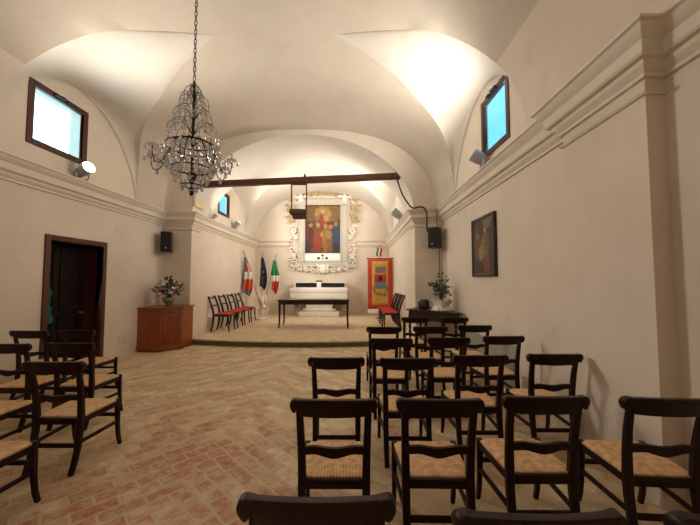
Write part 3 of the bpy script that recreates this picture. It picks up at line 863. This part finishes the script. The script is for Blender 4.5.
# ------------------------------------------------------------------ floodlights
lights = []
def flood(base, d, label, lit, energy=0., size=1., spot=120, aim=None):
    t = thing('floodlight', label, 'lamp', base, 0, 'cornice floodlights')
    d = Vector(d).normalized(); p = Vector((0, 0, .17 * size)); s = size
    m = MB(); m.lathe([(.055 * s, -.17 * s), (.075 * s, -.13 * s), (.08 * s, -.02 * s), (.1 * s, .02 * s), (.105 * s, .17 * s), (.098 * s, .172 * s), (.096 * s, .15 * s), (.001, .15 * s)], p, 24, d); m.build('housing', M['steel'], t)
    m = MB(); m.lathe([(.094 * s, .151 * s), (.094 * s, .158 * s), (.05 * s, .162 * s), (.001, .163 * s)], p, 24, d); m.build('lens', M['lens'] if lit else M['lensoff'], t)
    side = Vector((0, 0, 1)).cross(d).normalized() * .095 * s
    m = MB(); m.tube([p - side, p - side - Vector((0, 0, .1 * s)), p - side * .6 - Vector((0, 0, .15 * s)), p + side * .6 - Vector((0, 0, .15 * s)), p + side - Vector((0, 0, .1 * s)), p + side], .011 * s, 6); m.lathe([(.04, 0), (.04, .022 * s), (.01, .024 * s)], (0, 0, 0), 12); m.build('bracket', M['chrome'], t)
    if energy:
        l = bpy.data.lights.new('flood_beam', 'SPOT'); l.energy = energy; l.color = (1., .93, .825); l.spot_size = R(spot); l.spot_blend = .9; l.shadow_soft_size = .4
        o = bpy.data.objects.new('flood_beam', l); COL.objects.link(o); o.parent = t; o.location = p + d * .2 * s
        o.rotation_euler = (Vector(aim) if aim else d).to_track_quat('-Z', 'Y').to_euler()
    return t
E_N, E_C = 300., 430.
flood((-4.63, 5.42, zl), (.85, -.3, .28), 'lit grey floodlight under the left window, aimed up at the vault', True, E_N, 1., 150)
flood((2.16, 5.2, zr + .03), (-.72, .14, .5), 'grey floodlight under the right window, seen from behind', True, E_N, 1., 150)
flood((-3.9, 10.75, zc + .02), (.55, .0, .85), 'pale floodlight right of the small chancel window', True, E_C, .95, 140, (.75, .3, .02))
flood((-3.92, 9.05, zc + .03), (.6, .2, .7), 'small bright lamp left of the small chancel window', True, 60., .6, 140)
flood((1.45, 9.6, zr - .07), (-.7, .1, .62), 'pale blue-grey floodlight on the right chancel cornice', True, E_C, 1.25, 140, (-.7, .45, .12))
# two unseen lamps added behind the camera to brighten the near bay
flood((-4.56, -1.2, zl), (.8, .25, .3), 'added unseen fill floodlight on the left cornice behind the camera', True, E_N * .3, 1., 150)
flood((2.06, -1.2, zn), (-.8, .25, .3), 'added unseen fill floodlight on the right cornice behind the camera', True, E_N * .3, 1., 150)
# ------------------------------------------------------------------ emergency light, socket plate
t = thing('emergency_light', 'cream rectangular emergency light on the chancel wall under the chandelier', 'lamp', (CL, 8.24, 3.555))
m = MB(); m.bounds((0, -.2, -.08), (.06, .32, .085), .012); m.build('housing', M['wax'], t)
m = MB(); m.bounds((.055, -.17, -.055), (.068, .29, .055), .004); m.build('diffuser', plain('cream_diffuser', '#d9c393', .4), t)
t = thing('wall_plate', 'square cream cover plate low on the wall between doorway and cabinet', 'plate', (XL, 6.73, .37))
m = MB(); m.bounds((0, -.11, -.1), (.014, .11, .1), .004); m.build('cover', M['plate'], t)
m = MB()
for a in (-.1, .1): m.ball((.015, a, 0), (.003, .008, .008), 8, 5)
m.build('screw', M['steel'], t)

# ------------------------------------------------------------------ picture on right wall
t = thing('wall_painting', 'dark framed upright painting hanging on the right wall', 'painting', (XR, 5.5, 2.185), R(-90))
pw = [(.2, .42, .18, .14, '#6f6a50'), (-.15, .3, .16, .22, '#241a12'), (-.22, .05, .14, .3, '#5b3a22'), (-.2, -.05, .1, .12, '#6e2a1c'), (.05, .2, .12, .16, '#2a1c14'), (.08, .0, .16, .2, '#86683c'), (-.08, -.12, .1, .14, '#9a8150'), (.2, .05, .09, .18, '#5a4630'), (.14, -.32, .14, .2, '#7c2c20'), (-.2, -.38, .18, .16, '#1d1c1c'), (.1, .27, .05, .06, '#b08a5e'), (-.18, .2, .05, .06, '#a07a52')]
# local x -> world -y (rotz -90), local y -> world x
m = MB(); m.bounds((-.42, -.045, -.47), (.42, -.02, .47)); m.build('canvas', canvas('dark_canvas', ('#1c130d', '#33241a'), pw, .45), t, smooth=0)
m = MB(); ringframe(m, .41, -.46, .46, .06, -.06, 0, .01); m.build('frame', wood('picture_frame', '#22120b', '#3a2014', .4), t)

# ------------------------------------------------------------------ corner cabinet and bouquet
t = thing('corner_cabinet', 'reddish brown wooden corner cabinet with canted front and one door', 'cabinet', (XL, Y1, 0))
P = [(.005, -.005), (.005, -.85), (.52, -.85), (.83, -.52), (.83, -.005)]
def offs(poly, d):
    c = Vector((.25, -.25)); return [tuple((Vector(p) - c) * (1 + d) + c) for p in poly]
def pz(u, v, w): return (u, v, w)
m = MB(); m.prism(P, pz, .09, .95); m.build('body', M['pine'], t, smooth=0)
Q = [(.004, -.004), (.004, -.88), (.535, -.88), (.865, -.53), (.865, -.004)]
m = MB(); m.prism(Q, pz, .95, .985); m.build('top', M['pine'], t, smooth=0)
m = MB(); m.prism(Q, pz, .03, .11)
for (x, y) in ((.06, -.8), (.48, -.8), (.8, -.49), (.8, -.06)): m.box((x, y, .02), (.09, .09, .04), .004)
m.build('plinth', M['pine'], t, smooth=0)
a, b = Vector((.52, -.85)), Vector((.83, -.52)); dirv = (b - a).normalized(); nv = Vector((dirv.y, -dirv.x)); L = (b - a).length; rot = Matrix(((dirv.x, nv.x, 0), (dirv.y, nv.y, 0), (0, 0, 1)))
def onfront(s, z, o): p = a + dirv * s + nv * o; return Vector((p.x, p.y, z))
m = MB(); m.box(onfront(L / 2, .865, .006), (L - .08, .02, .1), .004, rot); dr = m.build('drawer', M['pine2'], t)
m = MB(); m.ball(onfront(L / 2, .865, .028), .014, 10, 7); m.build('knob', M['pine2'], dr)
m = MB()
for s0, s1, z0_, z1_ in ((.04, .1, .15, .79), (L - .1, L - .04, .15, .79), (.1, L - .1, .15, .22), (.1, L - .1, .72, .79)):
    m.box(onfront((s0 + s1) / 2, (z0_ + z1_) / 2, .008), (s1 - s0, .024, z1_ - z0_), .005, rot)
m.box(onfront(L / 2, .47, .002), (L - .18, .012, .5), .0, rot); dd = m.build('door', M['pine2'], t)
m = MB(); m.ball(onfront(L - .07, .5, .03), .014, 10, 7); m.build('knob', M['pine2'], dd)

def foliage(m, c, n, R_, size, rnd, zs=1., up=.2):
    for i in range(n):
        while True:
            d = Vector((rnd.uniform(-1, 1), rnd.uniform(-1, 1), rnd.uniform(-.5, 1)))
            if .2 < d.length < 1: break
        p = Vector(c) + Vector((d.x * R_, d.y * R_, d.z * R_ * zs)); d.normalize(); d.z += up; d.normalize()
        s = d.cross(Vector((rnd.uniform(-1, 1), rnd.uniform(-1, 1), rnd.uniform(-1, 1)))).normalized(); nn = d.cross(s)
        L_ = size * rnd.uniform(.7, 1.3); w = L_ * .3
        pts = [p, p + d * L_ * .4 + s * w + nn * .01, p + d * L_, p + d * L_ * .4 - s * w + nn * .01]; mid = p + d * L_ * .5 - nn * .012
        V = [m.bm.verts.new(q) for q in pts]; mv = m.bm.verts.new(mid)
        for k in range(4): m.face((V[k], V[(k + 1) % 4], mv))
    return m
rnd = random.Random(11)
t = thing('flower_vase', 'vase of mixed flowers standing on the corner cabinet', 'flower vase', (-4.27, 7.52, .985))
m = MB(); m.lathe([(.07, 0), (.08, .012), (.05, .03), (.07, .06), (.12, .12), (.14, .18), (.12, .21), (.13, .225), (.11, .22), (.1, .18), (.02, .15)], n=22); m.build('vase', M['vase'], t, smooth=60)
m = MB(); foliage(m, (0, 0, .36), 90, .2, .1, rnd, 1.); foliage(m, (.27, 0, .42), 14, .07, .09, rnd); foliage(m, (-.27, 0, .38), 14, .07, .09, rnd); foliage(m, (0, 0, .6), 14, .06, .08, rnd)
m.build('foliage', M['leaf'], t, smooth=0, recalc=False)
for k in range(30):
    a_ = rnd.uniform(-PI, .25) if k % 3 else rnd.uniform(0, 2 * PI); q = rnd.uniform(.16, .28); z = .27 + rnd.uniform(0, .33) * (1.25 - q * 1.6); r = rnd.uniform(.032, .05); m = MB(); c = Vector((q * math.cos(a_), q * math.sin(a_) - .03, z))
    for j in range(7):
        b_ = 2 * PI * j / 7; m.ball(c + Vector((math.cos(b_) * r * .6, math.sin(b_) * r * .6, 0)), (r * .55, r * .55, r * .45), 8, 5)
    m.ball(c + Vector((0, 0, r * .3)), r * .5, 8, 5); m.build('flower', M[('pwhite', 'ppink', 'pyellow', 'pmauve')[k % 4]], t, smooth=60)
m = MB()
for k in range(14):
    a_ = rnd.uniform(0, 2 * PI); q = rnd.uniform(.05, .2); m.tube([(q * .2 * math.cos(a_), q * .2 * math.sin(a_), .18), (q * math.cos(a_), q * math.sin(a_), .42)], .004, 5)
m.build('stem', M['leaf'], t)

# ------------------------------------------------------------------ console table in the right corner
cA, cB = Vector((1.265, 7.40)), Vector((2.17, 6.44))
dv = (cB - cA).normalized(); ang = math.atan2(dv.y, dv.x); ctr = (cA + cB) / 2 + Vector((-dv.y, dv.x)) * .29
t = thing('console_table', 'tall dark wooden console table set across the right corner', 'table', (ctr.x, ctr.y, 0))
TZ = .937
poly = [(1.265, 7.40), (2.17, 6.44), (2.245, 6.5), (2.245, 7.7), (1.85, 8.02), (1.68, 8.02)]
c0 = Vector((1.85, 7.25))
def shr(d): return [tuple((Vector(p) - c0) * (1 - d) + c0) for p in poly]
def loc2(u, v, w): return (u - ctr.x, v - ctr.y, w)
m = MB(); m.prism(poly, loc2, TZ - .03, TZ); m.build('tabletop', M['dwood'], t, smooth=0)
m = MB(); m.prism(shr(.1), loc2, TZ - .22, TZ - .03); m.build('apron', M['dwood'], t, smooth=0)
LG = [shr(.14)[k] for k in (0, 1, 3, 5)]
for (x, y) in LG:
    m = MB(); m.lathe([(.02, 0), (.026, .03), (.018, .06), (.024, .2), (.03, .45), (.022, .5), (.034, .53), (.034, .56), (.024, .6), (.034, .66), (.036, TZ - .1)], loc2(x, y, 0), 14); m.build('leg', M['dwood'], t)
m = MB()
for a, b in ((0, 1), (2, 3)): m.bar([loc2(*LG[a], .14), loc2(*LG[b], .14)], .03, .025, (0, 0, 1))
m.build('stretcher', M['dwood'], t)
TZ += .001
pc = ctr + dv * .08
t = thing('potted_plant', 'leafy grey-green plant in white wrapping on the console table', 'plant', (pc.x, pc.y, TZ))
m = MB(); m.lathe([(.09, 0), (.1, .01), (.12, .12), (.13, .16), (.11, .16), (.02, .14)], n=20); m.build('pot', M['pwhite'], t)
m = MB(); prf = [(.15 - .02 * math.sin(k * .9) + .012 * k * (k < 6), .012 + .024 * k) for k in range(9)]; m.lathe([(.13, .003), (.19, .01), (.17, .05), (.14, .1), (.15, .15), (.18, .2), (.2, .24), (.16, .22), (.12, .17), (.02, .15)], n=40)
for v in m.bm.verts:
    a_ = math.atan2(v.co.y, v.co.x); r_ = math.hypot(v.co.x, v.co.y); k = 1 + .16 * math.sin(7 * a_ + 20 * v.co.z) + .07 * math.sin(13 * a_); v.co.x *= k; v.co.y *= k; v.co.z = max(.003, v.co.z + .03 * math.sin(5 * a_) * r_ / .2 * (v.co.z > .03))
m.build('wrapping', M['linen'], t, smooth=60)
m = MB(); rnd = random.Random(4); tips = []
for k in range(11):
    a_ = 2 * PI * k / 11 + rnd.uniform(-.3, .3); q = rnd.uniform(.04, .2); z = rnd.uniform(.3, .6)
    if k == 0: q, z = .02, .74
    tip = (q * math.cos(a_), q * math.sin(a_), z); tips.append(tip); m.tube([(0, 0, .14), (tip[0] * .4, tip[1] * .4, .14 + (z - .14) * .55), tip], [.008, .006, .003], 6)
m.tube([(0, 0, .42), (-.1, .03, .5), (-.26, .06, .58)], [.014, .016, .02], 7); m.build('branch', M['bark'], t)
m = MB(); m.tube([(.02, 0, .46), (.14, -.06, .5), (.24, -.1, .52)], [.006, .008, .012], 6); m.build('dry_twig', M['pole'], t)
m = MB()
for tp in tips: foliage(m, tp, 11, .08, .075, rnd)
foliage(m, (0, 0, .4), 30, .16, .08, rnd, 1.)
m.build('foliage', M['leafgrey'], t, smooth=0, recalc=False)
bp = ctr - dv * .41 + Vector((dv.y, -dv.x)) * -.02
t = thing('shoulder_bag', 'small black bag slumped beside the plant on the console table', 'bag', (bp.x, bp.y, TZ), ang)
m = MB(); m.box((0, 0, .1), (.24, .16, .2), .05, seg=4)
for v in m.bm.verts:
    v.co.x += .03 * math.sin(v.co.z * 18); v.co.z += .03 * math.sin(v.co.x * 14) * (v.co.z > .1)
m.build('body', M['bag'], t, smooth=60)
m = MB(); m.tube(spline([(-.1, -.02, .15), (-.07, .02, .2), (.05, .03, .21), (.1, -.05, .14), (.12, -.1, .05)]), .009, 6); m.build('strap', M['bag'], t)

# ------------------------------------------------------------------ flags in their stand
t = thing('flag_stand', 'carved cream stand holding three flag poles by the end wall', 'stand', (-3.26, 11.85, DZ))
m = MB(); m.lathe([(.22, 0), (.22, .03), (.12, .05), (.08, .12), (.11, .22), (.06, .36), (.09, .5), (.12, .62), (.07, .7), (.1, .78), (.05, .78), (.02, .72)], n=20); m.build('column', M['stucco'], t, smooth=60)
for k in range(3):
    a_ = PI / 2 + 2 * PI * k / 3; m = MB(); m.tube(spline([(.08 * math.cos(a_), .08 * math.sin(a_), .3), (.22 * math.cos(a_), .22 * math.sin(a_), .34), (.2 * math.cos(a_), .2 * math.sin(a_), .16), (.25 * math.cos(a_), .25 * math.sin(a_), .012)]), .025, 8); m.build('scroll_foot', M['stucco'], t)
m = MB(); m.ball((.0, -.1, .56), (.07, .05, .1)); m.ball((-.1, -.06, .68), (.05, .04, .12)); m.ball((.1, -.05, .62), (.05, .04, .1)); m.ball((-.13, -.05, .84), (.03, .03, .08)); m.ball((.05, -.08, .36), (.08, .05, .07)); m.build('carved_leaves', M['stucco'], t, smooth=60)
t.scale = (1.15, 1.15, 1.3)
def flag(base, top, label, bands, L, wtop, wmid, wbot, name_parts, extra=None):
    t = thing('flag', label, 'flag', base, 0, 'flags in the stand')
    b, p = Vector((0, 0, 0)), Vector(top) - Vector(base)
    m = MB(); m.tube([b, p], .014, 10); m.build('pole', M['pole'], t)
    m = MB(); dr = p.normalized(); m.lathe([(.012, 0), (.03, .015), (.012, .03), (.028, .06), (.02, .1), (.002, .16)], p, 12, dr); m.build('finial', M['brass'], t)
    start = p - dr * .1
    NB = len(bands)
    def f(a, v):
        q = (2 * a - 1); w = interp([(0, wtop), (.45, wmid), (.85, wbot), (1., wbot * .6)], v) / 2
        fold = math.sin(q * 7.5 + v * 2.) * .05 * (.4 + v) ; foldx = math.sin(q * 9 + 1.3 + v * 3) * .02
        drop = L * v + (.12 * q if v > .75 else 0) * (v - .75) * 4 * .8
        along_ = start - dr * (min(v, .3) * .5)
        return (along_.x + q * w + foldx + .05 * math.sin(v * 3.1), along_.y - .03 + fold, start.z - drop - .0)
    for i, (nm, mat, v0, v1) in enumerate(bands):
        m = MB()
        A = [[m.bm.verts.new(f(x / 20, v0 + (v1 - v0) * y / 10)) for y in range(11)] for x in range(21)]
        for x in range(20):
            for y in range(10): m.face((A[x][y], A[x + 1][y], A[x + 1][y + 1], A[x][y + 1]))
        o = m.build(nm, mat, t, smooth=60); sm = o.modifiers.new('thick', 'SOLIDIFY'); sm.thickness = .006
    if extra: extra(t, f)
    return t
def stars(t, f):
    for k in range(7):
        v = .3 + .42 * abs(((k * 2.4) % 5) / 5); a = .3 + .4 * ((k * .37) % 1); c = Vector(f(a, v)); m = MB()
        m.prism([((.022 if j % 2 == 0 else .009) * math.cos(PI / 2 + j * PI / 5), (.022 if j % 2 == 0 else .009) * math.sin(PI / 2 + j * PI / 5)) for j in range(10)], lambda u, v_, w: (c.x + u, c.y + w, c.z + v_), -.028, -.004)
        m.build('star', M['fyellow'], t)
def cross1(t, f):
    for nm, mat, a0, a1, v0, v1 in (('blue_border', M['fblue'], .0, .2, .16, .9), ('white_cross', M['fwhite'], .5, .8, .16, .4)):
        m = MB(); n = 20; A = [[m.bm.verts.new(Vector(f(a0 + (a1 - a0) * x / n, v0 + (v1 - v0) * y / n)) + Vector((0, -.01, 0))) for y in range(n + 1)] for x in range(n + 1)]
        for x in range(n):
            for y in range(n): m.face((A[x][y], A[x + 1][y], A[x + 1][y + 1], A[x][y + 1]))
        o = m.build(nm, mat, t, smooth=60); sm = o.modifiers.new('thick', 'SOLIDIFY'); sm.thickness = .004
flag((-3.3, 11.81, .56), (-3.93, 11.77, 2.53), 'drooping red, white and blue flag, leftmost of the three', [('blue_band', M['fblue'], 0, .16), ('red_field', M['fred'], .16, .4), ('white_field', M['fwhite'], .4, .6), ('orange_field', M['forange'], .6, .9), ('blue_hem', M['fblue'], .9, 1.)], 1.36, .06, .36, .42, None, cross1)
flag((-3.26, 11.87, .56), (-3.31, 11.95, 2.53), 'dark blue flag with gold stars, upright in the middle', [('blue_field', M['fnavy'], 0, 1.)], 1.12, .06, .24, .3, None, stars)
flag((-3.22, 11.81, .56), (-2.77, 11.77, 2.44), 'green, white and red flag, rightmost of the three', [('green_band', M['fgreen'], 0, .5), ('white_band', M['fwhite'], .5, .68), ('red_band', M['fred'], .68, 1.)], 1.18, .06, .32, .26, None)

# ------------------------------------------------------------------ gonfalon banner
t = thing('standing_banner', 'tall red and yellow banner with crest hanging from a pole at right', 'banner', (1.1, 12.1, DZ))
m = MB(); m.tube([(0, .1, 0), (0, .1, 2.65)], .016, 10); m.lathe([(.16, 0), (.16, .03), (.03, .06), (.02, .1)], (0, .1, 0), 16); m.build('pole', M['brass'], t)
m = MB(); m.tube([(-.48, .06, 2.27), (.48, .06, 2.27)], .014, 8)
for s in (-1, 1): m.ball((s * .485, .06, 2.27), .025)
m.build('cross_bar', M['iron'], t)
m = MB(); m.lathe([(.02, 0), (.05, .03), (.02, .06), (.035, .1), (.002, .2)], (0, .1, 2.64), 12); m.build('finial', M['brass'], t)
for nm, mat, x in (('white_ribbon', M['fwhite'], -.02), ('green_ribbon', M['fgreen'], -.09), ('red_ribbon', M['fred'], .05)):
    m = MB(); m.grid(lambda a, b: (x + (a - .5) * .07 + .02 * math.sin(b * 6), .06 - .02 * math.sin(a * 5), 2.7 - .34 * b), 6, 10); o = m.build(nm, mat, t, smooth=60); o.modifiers.new('thick', 'SOLIDIFY').thickness = .006
def wav(x, z): return .02 * math.sin(x * 7 + z) * (2.4 - z) * .5
def sheet(nm, mat, x0, x1, z0_, z1_, y, n=14):
    m = MB(); m.grid(lambda a, b: (x0 + (x1 - x0) * a, y + wav(x0 + (x1 - x0) * a, z0_ + (z1_ - z0_) * b), z0_ + (z1_ - z0_) * b), n, n)
    o = m.build(nm, mat, t, smooth=60); o.modifiers.new('thick', 'SOLIDIFY').thickness = .006; return o
sheet('border', M['bred'], -.47, .47, .37, 2.26, .03)
sheet('field', M['byellow'], -.31, .31, .51, 2.16, .02)
sheet('fringe', M['linen'], -.47, .47, .2, .38, .03)
sheet('upper_crest', M['bpurple'], -.18, .2, 1.72, 1.96, .008)
sheet('red_shield', M['bred'], -.2, .22, 1.36, 1.66, .008)
sheet('blue_shield', M['bblue'], -.2, .22, 1.12, 1.34, .008)
sheet('shield_charge', M['darkmark'], -.05, .07, 1.42, 1.6, -.002)
m = MB()
for s in (-1, 1):
    for k in range(12):
        f = k / 11; a_ = -PI / 2 + s * f * 1.75; c = Vector((.01 + .26 * math.cos(a_), .004, 1.12 + .24 * math.sin(a_) + .02))
        m.ball(c, (.055, .008, .022), 8, 5, Matrix.Rotation(-(a_ + s * .6 + PI / 2), 3, 'Y'))
m.build('laurel', M['bgreen'], t, smooth=60)
m = MB(); m.grid(lambda a, b: (-.2 + .42 * a, .006 + wav(a * .4, 1), .86 + .03 * math.cos((a - .5) * 4) + .09 * b), 10, 2); o = m.build('scroll_ribbon', M['bgreen'], t); o.modifiers.new('thick', 'SOLIDIFY').thickness = .005
# second, folded banner behind it
t = thing('furled_banner', 'narrow white and red furled banner beside the tall yellow banner', 'banner', (1.42, 12.5, DZ))
m = MB(); m.tube([(.14, .04, 0), (.14, .04, 2.35)], .015, 8); m.build('pole', M['pole'], t)
for nm, mat, a0, a1 in (('white_fold', M['fwhite'], 0, .2), ('red_fold', M['fred'], .2, .26)):
    m = MB(); m.grid(lambda a, b: (-.14 + a0 + (a1 - a0) * a, -.02 + .03 * math.sin((a0 + (a1 - a0) * a) * 40), .4 + 1.85 * b), 10, 6); o = m.build(nm, mat, t, smooth=60); o.modifiers.new('thick', 'SOLIDIFY').thickness = .006

# ------------------------------------------------------------------ chandelier
CHX, CHY = -1.3, 2.57
t = thing('chandelier', 'crystal chandelier with dark iron arms hanging on a long chain', 'chandelier', (CHX, CHY, 2.3))
zc_ = prof((CHX - XC) / HA) - 2.3
m = MB(); m.lathe([(.012, .0), (.02, .03), (.012, .06), (.012, .1), (.03, .14), (.04, .17), (.012, .2), (.01, .4), (.025, .44), (.01, .48), (.009, .9), (.02, .93), (.006, .96)], n=12); m.build('stem', M['iron'], t, smooth=60)
m = MB(); z = .96; k = 0
while z < zc_ - .06:
    pts = [(.011 * math.cos(a_) * (k % 2 == 0), .011 * math.cos(a_) * (k % 2 == 1), z + .024 + .024 * math.sin(a_)) for a_ in [2 * PI * j / 10 for j in range(10)]]
    m.tube(pts, .0035, 5, (1, .3, .2), True); z += .04; k += 1
m.build('chain', M['iron'], t, smooth=60)
m = MB(); m.lathe([(.06, zc_ - .005), (.05, zc_ - .03), (.02, zc_ - .06), (.01, zc_ - .07)], n=20); m.build('ceiling_rose', M['iron'], t)
m = MB()
for r_, z in ((.14, .43), (.2, .4), (.15, .22), (.08, .08)): m.tube([(r_ * math.cos(2 * PI * j / 28), r_ * math.sin(2 * PI * j / 28), z) for j in range(28)], .006, 6, (0, 0, 1), True)
m.build('hoop', M['iron'], t, smooth=60)
drops = []
for k in range(8):
    a_ = 2 * PI * k / 8 + .2; ca, sa = math.cos(a_), math.sin(a_)
    def P_(r_, z): return (r_ * ca, r_ * sa, z)
    m = MB(); m.tube(spline([P_(.01, .42), P_(.08, .47), P_(.15, .40), P_(.2, .29), P_(.24, .21), P_(.285, .2), P_(.305, .25), P_(.305, .3)], 6), .0042, 7); arm = m.build('arm', M['iron'], t, smooth=60)
    m = MB(); m.lathe([(.012, .30), (.034, .307), (.042, .318), (.038, .317), (.02, .309), (.012, .309)], (.305 * ca, .305 * sa, 0), 14); m.build('drip_pan', M['crystal'], arm, smooth=60)
    m = MB(); m.lathe([(.008, .31), (.009, .33), (.007, .38), (.003, .4)], (.305 * ca, .305 * sa, 0), 10); m.build('candle_tube', M['crystal'], arm, smooth=60)
    for j in range(4): b_ = a_ + j * PI / 2; drops.append((.305 * ca + .05 * math.cos(b_), .305 * sa + .05 * math.sin(b_), .30, .042))
    for r_, z in ((.15, .39), (.2, .28), (.26, .2)): drops.append((r_ * ca, r_ * sa, z, .055))
for (n, r_, zt, zb) in ((6, .075, .86, .8), (8, .115, .8, .74), (10, .15, .68, .62), (12, .19, .56, .5)):
    for k in range(n):
        a_ = 2 * PI * k / n + r_ * 9; ca, sa = math.cos(a_), math.sin(a_)
        m = MB(); m.tube(spline([(.008 * ca, .008 * sa, zt - .05), (r_ * .45 * ca, r_ * .45 * sa, zt + .045), (r_ * .9 * ca, r_ * .9 * sa, zt + .01), (r_ * ca, r_ * sa, zb + .01)], 6), .0026, 5); m.build('spray', M['iron'], t, smooth=60)
        for f, dz in ((1., 0), (.72, .05), (.98, .035)): drops.append((r_ * f * ca, r_ * f * sa, zb + dz, .05 if f == 1. else .035))
for (n, r_, z, s_) in ((18, .2, .385, .06), (16, .2, .31, .06), (14, .18, .25, .06), (14, .15, .2, .06), (12, .12, .14, .055), (8, .08, .08, .05), (10, .14, .42, .05)):
    for k in range(n): a_ = 2 * PI * k / n + r_ * 31 + z * 17; drops.append((r_ * math.cos(a_), r_ * math.sin(a_), z, s_))
drops.append((0, 0, .0, .06))
drops = [(a, b, c, d * .82) for a, b, c, d in drops]
# crystal festoons
def drop_mesh(m, x, y, z, s_):
    m.lathe([(.001, 0), (s_ * .2, -s_ * .15), (s_ * .34, -s_ * .55), (s_ * .22, -s_ * .85), (.001, -s_)], (x, y, z), 6)
    m.ball((x, y, z + s_ * .12), s_ * .14, 6, 4)
drops.sort(key=lambda d: -d[3])
pm = MB(); drop_mesh(pm, 0, 0, 0, .055); proto = None
front = sorted(drops, key=lambda d: (d[1]))[:90]
fs = {id(d) for d in front}
for d in front:
    if proto is None: proto = pm.build('crystal_drop', M['crystal'], t, smooth=0); o = proto
    else: o = proto.copy(); COL.objects.link(o); o.parent = t
    o.location = d[:3]; s_ = d[3] / .055; o.scale = (s_, s_, s_); o.rotation_euler.z = (d[0] * 77) % 3
m = MB()
for d in drops:
    if id(d) not in fs: drop_mesh(m, *d)
for k in range(8):
    a0, a1 = 2 * PI * k / 8 + .2, 2 * PI * (k + 1) / 8 + .2
    for j in range(1, 9):
        f = j / 9; a_ = a0 + (a1 - a0) * f; r_ = .3 - .08 * math.sin(PI * f); m.ball((r_ * math.cos(a_), r_ * math.sin(a_), .32 - .08 * math.sin(PI * f)), .011, 6, 4)
    for j in range(12):
        f = j / 11; r_ = .03 + .18 * f ** 1.4; m.ball((r_ * math.cos(a0), r_ * math.sin(a0), .92 - .5 * f), .008, 6, 4)
        r_ = .2 * math.cos(f * PI / 2) + .02; m.ball((r_ * math.cos(a0 + .3), r_ * math.sin(a0 + .3), .38 - .34 * f), .009, 6, 4)
o = m.build('crystal_beads', M['crystal'], t, smooth=0); o['kind'] = 'stuff'

# ------------------------------------------------------------------ world: bright overcast sky outside the windows
w = bpy.data.worlds.new('sky'); scene.world = w; w.use_nodes = True
n = w.node_tree.nodes; l = w.node_tree.links; bg = n['Background']
tc = n.new('ShaderNodeTexCoord'); sp = n.new('ShaderNodeSeparateXYZ'); l.new(tc.outputs['Generated'], sp.inputs[0])
rp = n.new('ShaderNodeValToRGB'); mr = n.new('ShaderNodeMapRange'); l.new(sp.outputs[0], mr.inputs[0]); mr.inputs[1].default_value = -.66; mr.inputs[2].default_value = -.36
l.new(mr.outputs[0], rp.inputs[0]); e = rp.color_ramp.elements
e[0].color = (2.6, 3.1, 3.3, 1); e[0].position = .05; e[1].color = (.17, .48, .80, 1); e[1].position = .95
l.new(rp.outputs[0], bg.inputs[0]); bg.inputs[1].default_value = 1.5

# ------------------------------------------------------------------ camera and view
cam = bpy.data.cameras.new('camera'); co = bpy.data.objects.new('camera', cam); COL.objects.link(co)
cam.sensor_width = 36.; cam.sensor_fit = 'HORIZONTAL'; cam.lens = 320 / 700 * 36; cam.clip_start = .02
co.location = (0, 0, 1.62); co.rotation_euler = (R(90) + math.atan(16.7 / 320), 0, math.atan(1 / 320))
scene.camera = co
vs = scene.view_settings; vs.view_transform = 'Standard'; vs.look = 'None'; vs.gamma = 1.; vs.exposure = .52; vs.use_curve_mapping = False
scene.cycles.use_denoising = True
scene.cycles.max_bounces = 10; scene.cycles.diffuse_bounces = 6; scene.cycles.transparent_max_bounces = 16; scene.cycles.transmission_bounces = 8
scene.cycles.caustics_reflective = False; scene.cycles.caustics_refractive = False
